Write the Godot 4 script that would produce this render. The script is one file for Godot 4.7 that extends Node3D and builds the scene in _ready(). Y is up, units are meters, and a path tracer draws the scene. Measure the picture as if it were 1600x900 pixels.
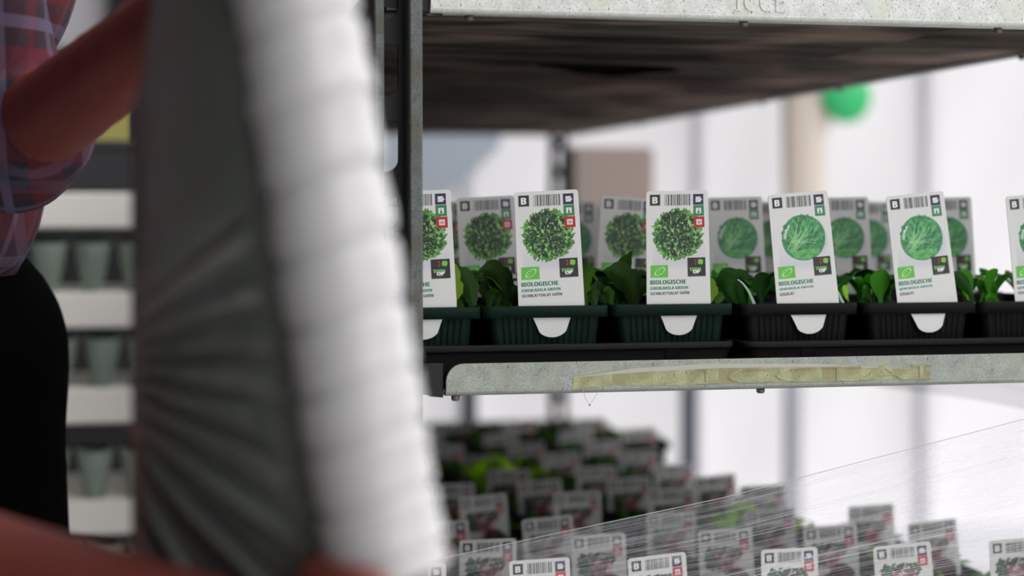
extends Node3D
# Plant trolley with labelled lettuce packs in a greenhouse hall, a worker wrapping it with stretch film.
# World axes follow the trolley: x along its short front, -z into its depth, y up, metres.

var rng := RandomNumberGenerator.new()
var M := {}
var used_names := {}

# ---------------------------------------------------------------- mesh collecting
class Shape:
	var tris := PackedVector3Array()
	var uvs := PackedVector2Array()
	var cols := PackedColorArray()
	var groups := PackedInt32Array()
	var smooth := 1
	var color := Color.WHITE
	var start := 0

	func begin() -> void:
		start = tris.size()
		smooth += 1

	# closed solids are turned so that their front faces look outwards (clockwise)
	func finish() -> void:
		var v := 0.0
		var c := Vector3.ZERO
		for i in range(start, tris.size()):
			c += tris[i]
		c /= maxf(1.0, tris.size() - start)
		for i in range(start, tris.size(), 3):
			v += (tris[i] - c).dot((tris[i + 1] - c).cross(tris[i + 2] - c))
		if v > 0.0:
			for i in range(start, tris.size(), 3):
				var t := tris[i + 1]
				tris[i + 1] = tris[i + 2]
				tris[i + 2] = t
				var u := uvs[i + 1]
				uvs[i + 1] = uvs[i + 2]
				uvs[i + 2] = u
				var k := cols[i + 1]
				cols[i + 1] = cols[i + 2]
				cols[i + 2] = k

	func tri(a: Vector3, b: Vector3, c: Vector3, flat := false, ua := Vector2.ZERO, ub := Vector2.ZERO, uc := Vector2.ZERO) -> void:
		tris.append(a); tris.append(b); tris.append(c)
		uvs.append(ua); uvs.append(ub); uvs.append(uc)
		for i in 3:
			cols.append(color)
		groups.append(-1 if flat else smooth)

	func quad(a: Vector3, b: Vector3, c: Vector3, d: Vector3, flat := false) -> void:
		tri(a, b, c, flat)
		tri(a, c, d, flat)

	# polygon in xy pushed from z0 to z1, both rims chamfered by e
	func prism(poly: PackedVector2Array, z0: float, z1: float, e := 0.0, xf := Transform3D()) -> void:
		begin()
		var small := poly
		if e > 0.0:
			var grown := Geometry2D.offset_polygon(poly, -e, Geometry2D.JOIN_MITER)
			if grown.size() == 1 and grown[0].size() == poly.size():
				small = _match(poly, grown[0])
			else:
				e = 0.0
		var rings := [[small, z0], [poly, z0 + e], [poly, z1 - e], [small, z1]] if e > 0.0 else [[poly, z0], [poly, z1]]
		var n := poly.size()
		for r in rings.size() - 1:
			var a: PackedVector2Array = rings[r][0]
			var b: PackedVector2Array = rings[r + 1][0]
			for i in n:
				var j := (i + 1) % n
				quad(xf * Vector3(a[i].x, a[i].y, rings[r][1]), xf * Vector3(a[j].x, a[j].y, rings[r][1]), xf * Vector3(b[j].x, b[j].y, rings[r + 1][1]), xf * Vector3(b[i].x, b[i].y, rings[r + 1][1]), true)
		var idx := Geometry2D.triangulate_polygon(small)
		var ccw := not Geometry2D.is_polygon_clockwise(poly)
		for k in range(0, idx.size(), 3):
			var p := small[idx[k]]
			var q := small[idx[k + 1]]
			var s := small[idx[k + 2]]
			if ((q - p).cross(s - p) > 0.0) != ccw:
				var t := q
				q = s
				s = t
			tri(xf * Vector3(p.x, p.y, z1), xf * Vector3(q.x, q.y, z1), xf * Vector3(s.x, s.y, z1), true)
			tri(xf * Vector3(p.x, p.y, z0), xf * Vector3(s.x, s.y, z0), xf * Vector3(q.x, q.y, z0), true)
		finish()

	func _match(a: PackedVector2Array, b: PackedVector2Array) -> PackedVector2Array:
		var out := PackedVector2Array()
		var pool := Array(b)
		for p in a:
			var best := 0
			for i in pool.size():
				if p.distance_squared_to(pool[i]) < p.distance_squared_to(pool[best]):
					best = i
			out.append(pool[best])
		return out

	func box(c: Vector3, s: Vector3, e := 0.0, xf := Transform3D()) -> void:
		var h := s / 2.0
		var poly: PackedVector2Array
		if e > 0.0:
			poly = PackedVector2Array([Vector2(-h.x + e, -h.y), Vector2(h.x - e, -h.y), Vector2(h.x, -h.y + e), Vector2(h.x, h.y - e), Vector2(h.x - e, h.y), Vector2(-h.x + e, h.y), Vector2(-h.x, h.y - e), Vector2(-h.x, -h.y + e)])
		else:
			poly = PackedVector2Array([Vector2(-h.x, -h.y), Vector2(h.x, -h.y), Vector2(h.x, h.y), Vector2(-h.x, h.y)])
		prism(poly, -h.z, h.z, minf(e, h.z * 0.5) * 0.7, xf * Transform3D(Basis(), c))

	# rings of equal length joined into a skin; capped at both ends
	func loft(rings: Array, caps := true, closed_ring := true) -> void:
		begin()
		var n: int = rings[0].size()
		for r in rings.size() - 1:
			var a: PackedVector3Array = rings[r]
			var b: PackedVector3Array = rings[r + 1]
			for i in (n if closed_ring else n - 1):
				var j := (i + 1) % n
				quad(a[i], a[j], b[j], b[i])
		if caps:
			for e in [0, rings.size() - 1]:
				var a: PackedVector3Array = rings[e]
				var m := Vector3.ZERO
				for p in a:
					m += p / n
				smooth += 1
				for i in n:
					var j := (i + 1) % n
					if e == 0:
						tri(m, a[j], a[i])
					else:
						tri(m, a[i], a[j])
			finish()

	func lathe(profile: Array, n: int, xf := Transform3D()) -> void:
		var rings := []
		for p in profile:
			var ring := PackedVector3Array()
			for i in n:
				var a := TAU * i / n
				ring.append(xf * Vector3(cos(a) * p.x, p.y, sin(a) * p.x))
			rings.append(ring)
		loft(rings)

	func tube(points: Array, radii: Array, n := 8) -> void:
		var rings := []
		var side := Vector3.ZERO
		for k in points.size():
			var t: Vector3 = (points[mini(k + 1, points.size() - 1)] - points[maxi(k - 1, 0)]).normalized()
			if k == 0:
				side = t.cross(Vector3.UP if absf(t.y) < 0.9 else Vector3.RIGHT).normalized()
			side = (side - t * side.dot(t)).normalized()
			var up := t.cross(side)
			var r: float = radii[mini(k, radii.size() - 1)]
			var ring := PackedVector3Array()
			for i in n:
				var a := TAU * i / n
				ring.append(points[k] + (side * cos(a) + up * sin(a)) * r)
			rings.append(ring)
		loft(rings)

	# open sheet: rows x columns of points, uv over the whole
	func sheet(rows: Array, tint: Array = []) -> void:
		smooth += 1
		var nr := rows.size()
		var nc: int = rows[0].size()
		for r in nr - 1:
			for c in nc - 1:
				var p := [Vector2i(c, r), Vector2i(c + 1, r), Vector2i(c + 1, r + 1), Vector2i(c, r + 1)]
				for t in [[0, 1, 2], [0, 2, 3]]:
					for k in t:
						var q: Vector2i = p[k]
						tris.append(rows[q.y][q.x])
						uvs.append(Vector2(float(q.x) / (nc - 1), float(q.y) / (nr - 1)))
						cols.append(tint[q.y][q.x] if tint.size() else color)
					groups.append(smooth)

	func mesh() -> ArrayMesh:
		var st := SurfaceTool.new()
		st.begin(Mesh.PRIMITIVE_TRIANGLES)
		for i in tris.size():
			if i % 3 == 0:
				st.set_smooth_group(groups[i / 3] if groups[i / 3] >= 0 else 0xFFFFFFFF)
			st.set_uv(uvs[i])
			st.set_color(cols[i])
			st.add_vertex(tris[i])
		st.generate_normals()
		st.index()
		return st.commit()


# ---------------------------------------------------------------- naming and placing
func numbered(called: String) -> String:
	var n: int = used_names.get(called, 0)
	used_names[called] = n + 1
	return called if n == 0 else "%s_%03d" % [called, n]


func obj(called: String, what, material: Material, parent: Node = null) -> MeshInstance3D:
	var o := MeshInstance3D.new()
	o.mesh = what.mesh() if what is Shape else what
	o.material_override = material
	if parent:
		o.name = called
		parent.add_child(o, true)
	else:
		o.name = numbered(called)
		add_child(o, true)
	return o


func tag(o: Node, label: String, category: String, group := "", kind := "") -> void:
	o.set_meta("label", label)
	if category:
		o.set_meta("category", category)
	if group:
		o.set_meta("group", group)
	if kind:
		o.set_meta("kind", kind)


func thing(called: String, label: String, category: String, at := Vector3.ZERO, group := "") -> Node3D:
	var o := Node3D.new()
	o.name = numbered(called)
	add_child(o, true)
	o.position = at
	tag(o, label, category, group)
	return o


func struct(called: String, what, material: Material) -> MeshInstance3D:
	var o := obj(called, what, material)
	o.set_meta("kind", "structure")
	return o


func copy(o: Node3D, called: String, label: String, category: String, group: String) -> Node3D:
	var c: Node3D = o.duplicate()
	c.name = numbered(called)
	add_child(c, true)
	tag(c, label, category, group)
	return c


# ---------------------------------------------------------------- materials
func mat(c: Color, rough := 0.6, metal := 0.0, spec := 0.5) -> StandardMaterial3D:
	var m := StandardMaterial3D.new()
	m.albedo_color = c
	m.roughness = rough
	m.metallic = metal
	m.metallic_specular = spec
	return m


func textured(img: Image, scale: float, rough: float, metal := 0.0, world := true) -> StandardMaterial3D:
	var m := mat(Color.WHITE, rough, metal)
	m.albedo_texture = ImageTexture.create_from_image(img)
	m.uv1_triplanar = true
	m.uv1_world_triplanar = world
	m.uv1_scale = Vector3.ONE * scale
	return m


func noise(s: int, freq: float, oct := 4, type := FastNoiseLite.TYPE_SIMPLEX_SMOOTH) -> FastNoiseLite:
	var n := FastNoiseLite.new()
	n.seed = s
	n.frequency = freq
	n.noise_type = type
	n.fractal_octaves = oct
	return n


# zinc-coated sheet: mottled grey with dark pits, scratches and a faint green-brown bloom
func zinc_image(s: int, light: Color, dark: Color, bloom: Color, pits: int) -> Image:
	var w := 512
	var img := Image.create(w, w, false, Image.FORMAT_RGB8)
	var a := noise(s, 0.012)
	var b := noise(s + 1, 0.09, 3)
	var c := noise(s + 2, 0.004, 2)
	for y in w:
		for x in w:
			var t := clampf(0.5 + 0.5 * a.get_noise_2d(x, y) + 0.55 * b.get_noise_2d(x, y), 0.0, 1.0)
			var k := light.lerp(dark, t)
			k = k.lerp(bloom, clampf(c.get_noise_2d(x, y) * 0.9, 0.0, 0.5))
			img.set_pixel(x, y, k)
	var r := RandomNumberGenerator.new()
	r.seed = s
	for i in pits:
		var p := Vector2i(r.randi_range(0, w - 5), r.randi_range(0, w - 9))
		var g := r.randf_range(0.08, 0.3)
		var q := Vector2i(r.randi_range(1, 3), r.randi_range(1, 3))
		if r.randf() < 0.12:
			q = Vector2i(r.randi_range(2, 4), r.randi_range(3, 8))
		img.fill_rect(Rect2i(p, q), img.get_pixelv(p).lerp(Color(g, g * 0.97, g * 0.85), r.randf_range(0.3, 0.9)))
	return img


func ply_image() -> Image:
	var w := 512
	var img := Image.create(w, w, false, Image.FORMAT_RGB8)
	var a := noise(31, 0.01, 4)
	var b := noise(32, 0.006, 3)
	var c := noise(33, 0.05, 3)
	for y in w:
		for x in w:
			var t := 0.45 + 1.3 * a.get_noise_2d(x * 0.35, y * 1.7)
			var u := clampf(b.get_noise_2d(x * 0.7, y) * 1.6, 0.0, 1.0)
			var v := clampf(0.5 + c.get_noise_2d(x * 0.3, y * 2.0), 0.0, 1.0)
			var k := Color(0.17, 0.155, 0.14).lerp(Color(0.46, 0.425, 0.39), clampf(t * 0.7 + v * 0.3, 0.0, 1.0))
			k = k.lerp(Color(0.66, 0.56, 0.52), u * 0.9)
			img.set_pixel(x, y, k)
	return img


# ---------------------------------------------------------------- the print on the plant labels
const LW := 600
const LH := 1052

func span(img: Image, x0: float, x1: float, y: int, c: Color) -> void:
	var a := maxi(0, int(round(x0)))
	var b := mini(img.get_width(), int(round(x1)))
	if b > a and y >= 0 and y < img.get_height():
		img.fill_rect(Rect2i(a, y, b - a, 1), c)


func fill_poly(img: Image, p: PackedVector2Array, c: Color) -> void:
	var lo := p[0].y
	var hi := p[0].y
	for q in p:
		lo = minf(lo, q.y)
		hi = maxf(hi, q.y)
	for y in range(maxi(0, int(lo)), mini(img.get_height(), int(hi) + 1)):
		var xs := []
		for i in p.size():
			var a := p[i]
			var b := p[(i + 1) % p.size()]
			if (a.y <= y + 0.5) != (b.y <= y + 0.5):
				xs.append(a.x + (y + 0.5 - a.y) / (b.y - a.y) * (b.x - a.x))
		xs.sort()
		for k in range(0, xs.size() - 1, 2):
			span(img, xs[k], xs[k + 1], y, c)


func blob(img: Image, c: Vector2, rx: float, ry: float, turn: float, col: Color, waves := 0.0, n := 14) -> void:
	var p := PackedVector2Array()
	for i in n:
		var a := TAU * i / n
		var w := 1.0 + waves * sin(a * 4.0 + c.x)
		p.append(c + Vector2(cos(a) * rx * w, sin(a) * ry * w).rotated(turn))
	fill_poly(img, p, col)


func stroke(img: Image, pts: Array, wide: float, col: Color) -> void:
	for i in pts.size() - 1:
		var d: Vector2 = (pts[i + 1] - pts[i]).normalized().orthogonal() * wide / 2.0
		fill_poly(img, PackedVector2Array([pts[i] + d, pts[i + 1] + d, pts[i + 1] - d, pts[i] - d]), col)


# lettering drawn from the outlines of a font: left edge x, baseline y, height of the capitals and width of the line, in pixels
func letters(img: Image, text: String, x: float, y: float, cap: float, wide: float, col: Color, fat := 2.2) -> void:
	var f := SystemFont.new()
	f.font_names = PackedStringArray(["Droid Sans"])
	f.font_weight = 700
	var t := TextMesh.new()
	t.font = f
	t.font_size = 64
	t.pixel_size = 1.0
	t.depth = 0.0
	t.text = text
	var arr := t.get_mesh_arrays()
	var v: PackedVector3Array = arr[Mesh.ARRAY_VERTEX]
	var idx = arr[Mesh.ARRAY_INDEX]
	if v.size() == 0:
		return
	var lo := v[0]
	var hi := v[0]
	for p in v:
		lo = lo.min(p)
		hi = hi.max(p)
	var sx := wide / maxf(hi.x - lo.x, 0.01)
	var sy := cap / maxf(hi.y - lo.y, 0.01)
	var count: int = idx.size() if idx != null and idx.size() else v.size()
	for k in range(0, count, 3):
		var p := PackedVector2Array()
		for j in 3:
			var q: Vector3 = v[idx[k + j]] if idx != null and idx.size() else v[k + j]
			p.append(Vector2(x + (q.x - lo.x) * sx, y - (q.y - lo.y) * sy))
		for w in [-1.0, 0.0, 1.0]:
			fill_poly(img, PackedVector2Array([p[0] + Vector2(w * fat, 0), p[1] + Vector2(w * fat, 0), p[2] + Vector2(w * fat, 0)]), col)


func label_image(kind: String) -> Image:
	var r := RandomNumberGenerator.new()
	r.seed = kind.hash()
	var img := Image.create(LW, LH, false, Image.FORMAT_RGB8)
	img.fill(Color(0.835, 0.84, 0.83))
	var u := float(LW)
	# faint studio background of the printed picture
	for y in range(int(0.35 * u), int(1.25 * u)):
		var t := smoothstep(0.75, 1.2, y / u)
		span(img, 0.10 * u, 0.93 * u, y, Color(0.835, 0.84, 0.83).lerp(Color(0.77, 0.78, 0.81), 0.9 * t * (1.0 - smoothstep(1.1, 1.25, y / u))))
	if kind == "oakleaf":
		var c := Vector2(0.50, 0.675) * u
		blob(img, c, 0.35 * u, 0.35 * u, 0.0, Color(0.05, 0.19, 0.09), 0.02, 40)
		for i in 900:
			var f := 1.0 - i / 900.0
			var a := r.randf() * TAU
			var rad := 0.385 * u * sqrt(clampf(f + r.randf_range(-0.25, 0.1), 0.0, 1.0))
			var p := c + Vector2(cos(a) * rad * 1.0, sin(a) * rad * 1.0)
			var s := r.randf_range(0.018, 0.042) * u
			var b := r.randf()
			var col := Color(0.03, 0.13, 0.07).lerp(Color(0.12, 0.38, 0.16), b)
			if r.randf() < 0.20:
				col = Color(0.36, 0.62, 0.26).lerp(Color(0.58, 0.78, 0.44), r.randf())
			if rad > 0.34 * u:
				col = col.lerp(Color(0.42, 0.70, 0.24), 0.6)
			elif r.randf() < 0.28:
				col = Color(0.03, 0.08, 0.06)
			blob(img, p, s * r.randf_range(0.7, 1.7), s * r.randf_range(0.35, 0.8), a + r.randf_range(-1.2, 1.2), col, 0.18)
		for i in 150:
			var a := r.randf() * TAU
			var rad := 0.34 * u * sqrt(r.randf())
			var p := c + Vector2(cos(a), sin(a)) * rad
			var d := Vector2.from_angle(r.randf() * TAU) * 0.03 * u
			stroke(img, [p, p + d * 0.5 + d.orthogonal() * 0.25, p + d], 0.007 * u, Color(0.56, 0.76, 0.44))
	elif kind == "iceberg":
		var c := Vector2(0.53, 0.72) * u
		blob(img, c + Vector2(0.03, 0.06) * u, 0.37 * u, 0.35 * u, 0.0, Color(0.78, 0.79, 0.82), 0.0, 40)
		blob(img, c, 0.362 * u, 0.362 * u, 0.0, Color(0.20, 0.54, 0.33), 0.012, 60)
		for i in 420:
			var a := r.randf() * TAU
			var rad := 0.33 * u * sqrt(r.randf())
			var p := c + Vector2(cos(a), sin(a)) * rad
			var col := Color(0.10, 0.40, 0.25).lerp(Color(0.40, 0.70, 0.40), r.randf())
			if p.y > c.y + 0.2 * u:
				col = col.lerp(Color(0.50, 0.80, 0.40), 0.5)
			var s := r.randf_range(0.015, 0.05) * u
			if rad + s < 0.36 * u:
				blob(img, p, s * 1.4, s * 0.5, (p - c).angle() * 0.3 + 2.3 + r.randf_range(-0.5, 0.5), col, 0.15)
		for i in 26:
			var p := c + Vector2(r.randf_range(-0.32, -0.1), r.randf_range(0.0, 0.28)) * u
			var q := c + Vector2(r.randf_range(-0.15, 0.22), r.randf_range(-0.26, 0.1)) * u
			if (p - c).length() < 0.34 * u:
				stroke(img, [p, (p + q) / 2.0 + Vector2(r.randf_range(-12, 12), -8), q], 0.006 * u, Color(0.62, 0.83, 0.58))
		for i in 12:
			var p := c + Vector2(r.randf_range(0.0, 0.28), r.randf_range(-0.1, 0.2)) * u
			stroke(img, [p, p + Vector2(0.05, 0.03) * u, p + Vector2(0.09, 0.05 + r.randf_range(-0.02, 0.03)) * u], 0.006 * u, Color(0.10, 0.38, 0.24))
		# white curled rim and sprig at the upper left
		for k in 4:
			stroke(img, [Vector2(0.20 + k * 0.012, 0.72) * u, Vector2(0.22 + k * 0.015, 0.60) * u, Vector2(0.31, 0.50 + k * 0.01) * u], 0.008 * u, Color(0.85, 0.91, 0.84))
		blob(img, Vector2(0.245, 0.53) * u, 0.04 * u, 0.04 * u, 0.0, Color(0.16, 0.48, 0.33))
		blob(img, Vector2(0.19, 0.62) * u, 0.022 * u, 0.03 * u, 0.3, Color(0.20, 0.50, 0.36))
		stroke(img, [Vector2(0.24, 0.55) * u, Vector2(0.20, 0.66) * u, Vector2(0.22, 0.74) * u], 0.010 * u, Color(0.25, 0.55, 0.36))
	else:
		# beetroot: leaves at the upper left, pink stems, round dark roots at the lower right
		for i in 120:
			var p := Vector2(r.randf_range(0.12, 0.78), r.randf_range(0.34, 0.72)) * u
			if p.x / u + p.y / u > 1.25:
				continue
			var col := Color(0.05, 0.17, 0.11).lerp(Color(0.30, 0.55, 0.27), r.randf() * r.randf() * 1.5)
			blob(img, p, r.randf_range(0.035, 0.08) * u, r.randf_range(0.02, 0.045) * u, r.randf_range(-1.5, 1.5), col, 0.15)
		for k in 9:
			var a := Vector2(0.30 + 0.05 * k, 0.42 + 0.02 * (k % 3)) * u
			var b := Vector2(0.52 + 0.03 * k, 0.86 + 0.01 * k) * u
			stroke(img, [a, (a + b) / 2.0 + Vector2(-14, 20), b], 0.018 * u, Color(0.62, 0.20, 0.34).lerp(Color(0.82, 0.45, 0.52), (k % 3) / 2.0))
		for q in [[0.68, 0.94, 0.24], [0.46, 1.06, 0.19], [0.80, 1.12, 0.15]]:
			blob(img, Vector2(q[0], q[1]) * u, q[2] * u, q[2] * u * 0.97, 0.0, Color(0.20, 0.04, 0.09), 0.0, 30)
			for i in 40:
				var d: Vector2 = Vector2.from_angle(r.randf() * TAU) * q[2] * u * 0.8 * sqrt(r.randf())
				blob(img, Vector2(q[0], q[1]) * u + d, 0.04 * u, 0.018 * u, d.angle() + 1.5, Color(0.22, 0.06, 0.12).lerp(Color(0.52, 0.20, 0.28), r.randf() * r.randf()))
	# black square with its letter
	var ink := Color(0.09, 0.10, 0.12)
	img.fill_rect(Rect2i(int(0.06 * u), int(0.062 * u), int(0.167 * u), int(0.168 * u)), ink)
	letters(img, "B", 0.103 * u, 0.196 * u, 0.10 * u, 0.078 * u, Color(0.93, 0.93, 0.92))
	# bar code
	var x := 0.297 * u
	while x < 0.70 * u:
		var w := [3.0, 3.0, 5.0, 8.0, 11.0][r.randi_range(0, 4)] as float
		img.fill_rect(Rect2i(int(x), int(0.062 * u), int(w), int(0.172 * u)), Color(0.16, 0.16, 0.16))
		x += w + [3.0, 4.0, 5.0, 8.0][r.randi_range(0, 3)]
	# square pictograms down the right side
	var icons := [Color(0.13, 0.09, 0.26), Color(0.10, 0.50, 0.27), Color(0.70, 0.06, 0.12)]
	if kind == "iceberg":
		icons = [icons[0], Color(0.11, 0.50, 0.34)]
	elif kind == "beetroot":
		icons = [icons[0], icons[2]]
	for k in icons.size():
		var o := Vector2(0.757 + 0.004 * k, 0.062 + 0.174 * k) * u
		var s := 0.167 * u
		img.fill_rect(Rect2i(o, Vector2(s, s)), icons[k])
		img.fill_rect(Rect2i(o + Vector2(0.25, 0.25) * s, Vector2(0.5, 0.5) * s), Color(0.88, 0.88, 0.88))
		if icons[k].b > icons[k].r and icons[k].b > icons[k].g:
			stroke(img, [o + Vector2(0.3, 0.62) * s, o + Vector2(0.45, 0.5) * s, o + Vector2(0.72, 0.42) * s], 4.0, Color(0.55, 0.62, 0.45))
			img.fill_rect(Rect2i(o + Vector2(0.72, 0.45) * s, Vector2(0.14, 0.14) * s), Color(0.88, 0.88, 0.88))
		elif icons[k].g > icons[k].r:
			img.fill_rect(Rect2i(o + Vector2(0.46, 0.34) * s, Vector2(0.08, 0.22) * s), Color(0.25, 0.4, 0.3))
			img.fill_rect(Rect2i(o + Vector2(0.40, 0.56) * s, Vector2(0.2, 0.15) * s), Color(0.35, 0.15, 0.12))
		else:
			blob(img, o + Vector2(0.5, 0.52) * s, 0.19 * s, 0.16 * s, 0.0, Color(0.60, 0.60, 0.58))
			stroke(img, [o + Vector2(0.36, 0.52) * s, o + Vector2(0.64, 0.52) * s], 3.0, Color(0.85, 0.85, 0.83))
	# organic-farming leaf of dots on green
	var g := Vector2(0.064, 1.145) * u
	img.fill_rect(Rect2i(g, Vector2(0.283, 0.192) * u), Color(0.36, 0.72, 0.23))
	for k in 12:
		var a := TAU * k / 12.0
		var e := Vector2(cos(a) * 0.088, sin(a) * 0.044).rotated(-0.55)
		var p := g + Vector2(0.15, 0.096) * u + e * u
		blob(img, p, 6.0, 6.0, 0.0, Color(0.90, 0.95, 0.86), 0.3, 10)
	for k in 4:
		blob(img, g + Vector2(0.05 + 0.035 * k, 0.165 - 0.030 * k) * u, 4.0, 4.0, 0.0, Color(0.90, 0.95, 0.86), 0.0, 8)
	# black square with the two-word mark
	var q := Vector2(0.65, 1.043) * u
	img.fill_rect(Rect2i(q, Vector2(0.283, 0.292) * u), Color(0.10, 0.11, 0.13))
	blob(img, q + Vector2(0.205, 0.066) * u, 0.043 * u, 0.043 * u, 0.0, Color(0.44, 0.76, 0.20), 0.08, 28)
	blob(img, q + Vector2(0.125, 0.045) * u, 0.014 * u, 0.018 * u, 0.0, Color(0.72, 0.10, 0.12))
	blob(img, q + Vector2(0.125, 0.092) * u, 0.014 * u, 0.018 * u, 0.0, Color(0.72, 0.10, 0.12))
	stroke(img, [q + Vector2(0.125, 0.04) * u, q + Vector2(0.128, 0.10) * u], 3.0, Color(0.5, 0.08, 0.1))
	letters(img, "TUIN", q.x + 0.03 * u, q.y + 0.205 * u, 0.052 * u, 0.175 * u, Color(0.48, 0.76, 0.38))
	letters(img, "OP", q.x + 0.085 * u, q.y + 0.245 * u, 0.055 * u, 0.105 * u, Color(0.93, 0.93, 0.92))
	letters(img, "TAFEL", q.x + 0.02 * u, q.y + 0.28 * u, 0.026 * u, 0.14 * u, Color(0.24, 0.25, 0.27))
	# the three lines of writing
	if kind != "beetroot":
		var green := Color(0.10, 0.48, 0.36) if kind == "iceberg" else Color(0.08, 0.46, 0.28)
		var grey := Color(0.27, 0.29, 0.31)
		letters(img, "BIOLOGISCHE", 0.06 * u, 1.442 * u, 0.067 * u, 0.56 * u, green)
		if kind == "oakleaf":
			letters(img, "EIKEBLADSLA GROEN", 0.062 * u, 1.523 * u, 0.046 * u, 0.585 * u, green, 1.2)
			letters(img, "EICHBLATTSALAT GRÜN", 0.062 * u, 1.602 * u, 0.055 * u, 0.605 * u, grey, 1.2)
		else:
			letters(img, "IJSBERGSLA GROEN", 0.062 * u, 1.523 * u, 0.046 * u, 0.55 * u, green, 1.2)
			letters(img, "EISSALAT", 0.062 * u, 1.600 * u, 0.046 * u, 0.235 * u, grey, 1.2)
	return img


# a plastic plant label: print on the front, rounded corners, half-round tab below; y = 0 where the card meets the tray rim
func label_mesh(top: float, bottom: float, high: float) -> ArrayMesh:
	var p := PackedVector2Array()
	var a := top / 2.0
	var b := bottom / 2.0
	for k in 5:
		var t := PI / 2 * k / 4.0
		p.append(Vector2(-a + 0.0026 - cos(t) * 0.0026, high - 0.0026 + sin(t) * 0.0026))
	for k in 5:
		var t := PI / 2 * k / 4.0
		p.append(Vector2(a - 0.0026 + sin(t) * 0.0026, high - 0.0026 + cos(t) * 0.0026))
	p.append(Vector2(b, -0.0030)); p.append(Vector2(b - 0.0008, -0.0040)); p.append(Vector2(0.0152, -0.0042))
	p.append(Vector2(0.0150, -0.008)); p.append(Vector2(0.0122, -0.0148))
	for k in range(1, 10):
		var t := PI * (k / 10.0 * 0.8 + 0.1)
		p.append(Vector2(cos(t) * 0.0122, -0.0148 - sin(t) * 0.0094))
	p.append(Vector2(-0.0122, -0.0148)); p.append(Vector2(-0.0150, -0.008)); p.append(Vector2(-0.0152, -0.0042))
	p.append(Vector2(-b + 0.0008, -0.0040)); p.append(Vector2(-b, -0.0030))
	var s := Shape.new()
	s.begin()
	var white := Vector2(0.5, 0.985)
	var uv := func(q: Vector2) -> Vector2:
		if q.y < -0.00001:
			return white
		var half := lerpf(b, a, q.y / high)
		return Vector2(0.5 + 0.5 * q.x / half, (1.0 - q.y / high) * 0.99 + 0.004)
	# the card is cut at the rim line so that the print stops there
	var above := Geometry2D.intersect_polygons(p, PackedVector2Array([Vector2(-1, 0.0), Vector2(1, 0.0), Vector2(1, 1), Vector2(-1, 1)]))[0]
	var below := Geometry2D.intersect_polygons(p, PackedVector2Array([Vector2(-1, -1), Vector2(1, -1), Vector2(1, 0.0), Vector2(-1, 0.0)]))[0]
	for part in [above, below]:
		var idx := Geometry2D.triangulate_polygon(part)
		for k in range(0, idx.size(), 3):
			var q := [part[idx[k]], part[idx[k + 1]], part[idx[k + 2]]]
			if (q[1] - q[0]).cross(q[2] - q[0]) < 0.0:
				q = [q[0], q[2], q[1]]
			s.tri(Vector3(q[0].x, q[0].y, 0.0003), Vector3(q[1].x, q[1].y, 0.0003), Vector3(q[2].x, q[2].y, 0.0003), true, uv.call(q[0]) if part == above else white, uv.call(q[1]) if part == above else white, uv.call(q[2]) if part == above else white)
			s.tri(Vector3(q[0].x, q[0].y, -0.0003), Vector3(q[2].x, q[2].y, -0.0003), Vector3(q[1].x, q[1].y, -0.0003), true, white, white, white)
	var ccw := not Geometry2D.is_polygon_clockwise(p)
	for i in p.size():
		var j := (i + 1) % p.size()
		var c := p[i] if ccw else p[j]
		var d := p[j] if ccw else p[i]
		s.tri(Vector3(c.x, c.y, -0.0003), Vector3(d.x, d.y, -0.0003), Vector3(d.x, d.y, 0.0003), true, white, white, white)
		s.tri(Vector3(c.x, c.y, -0.0003), Vector3(d.x, d.y, 0.0003), Vector3(c.x, c.y, 0.0003), true, white, white, white)
	s.finish()
	return s.mesh()


# ---------------------------------------------------------------- leaves and packs
func prof(kind: int, t: float) -> float:
	match kind:
		0:
			return pow(sin(PI * clampf(0.05 + pow(t, 1.15) * 0.95, 0.0, 1.0)), 0.95) * (1.0 + 0.12 * sin(t * 19.0) + 0.08 * sin(t * 41.0))
		1:
			return lerpf(0.22, 1.0, smoothstep(0.12, 0.66, t)) * pow(clampf((1.0 - t) * 4.2, 0.0, 1.0), 0.55)
	return 1.0 - 0.7 * t


func leaf(b: Vector3, m: Vector3, t: Vector3, half: float, face: float, kind: int, cup := 0.25, rows := 12, cols := 7) -> Shape:
	var s := Shape.new()
	var pts := []
	var tint := []
	for i in rows + 1:
		var u := float(i) / rows
		var p := b * (1 - u) * (1 - u) + m * 2 * u * (1 - u) + t * u * u
		var d := ((m - b) * (1 - u) + (t - m) * u).normalized()
		var flat := Vector3(-d.y, d.x, 0.0)
		if flat.length() < 0.05:
			flat = Vector3.RIGHT
		var side := (flat.normalized() * (1.0 - face) + Vector3(0, 0, -1) * face).normalized()
		side = (side - d * side.dot(d)).normalized()
		var up := side.cross(d)
		var w := half * prof(kind, u)
		var row := PackedVector3Array()
		var shade := []
		for k in cols:
			var v := 2.0 * k / (cols - 1) - 1.0
			row.append(p + side * v * w + up * (cup * absf(v) * w + 0.05 * w * sin(u * 14.0 + v * 3.0)))
			var rib := 1.0 - smoothstep(0.0, 0.3, absf(v))
			shade.append(Color(1, 1, 1).lerp(Color(2.3, 1.9, 2.0), rib * rib * (1.0 - 0.6 * u)))
		pts.append(row)
		tint.append(shade)
	s.sheet(pts, tint)
	return s


func leaf_mat(c: Color, back: Color) -> StandardMaterial3D:
	var m := mat(c, 0.5, 0.0, 0.22)
	m.vertex_color_use_as_albedo = true
	m.backlight_enabled = true
	m.backlight = back
	return m


const PW := 0.0972
const PL := 0.1365
const PH := 0.0446

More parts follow.
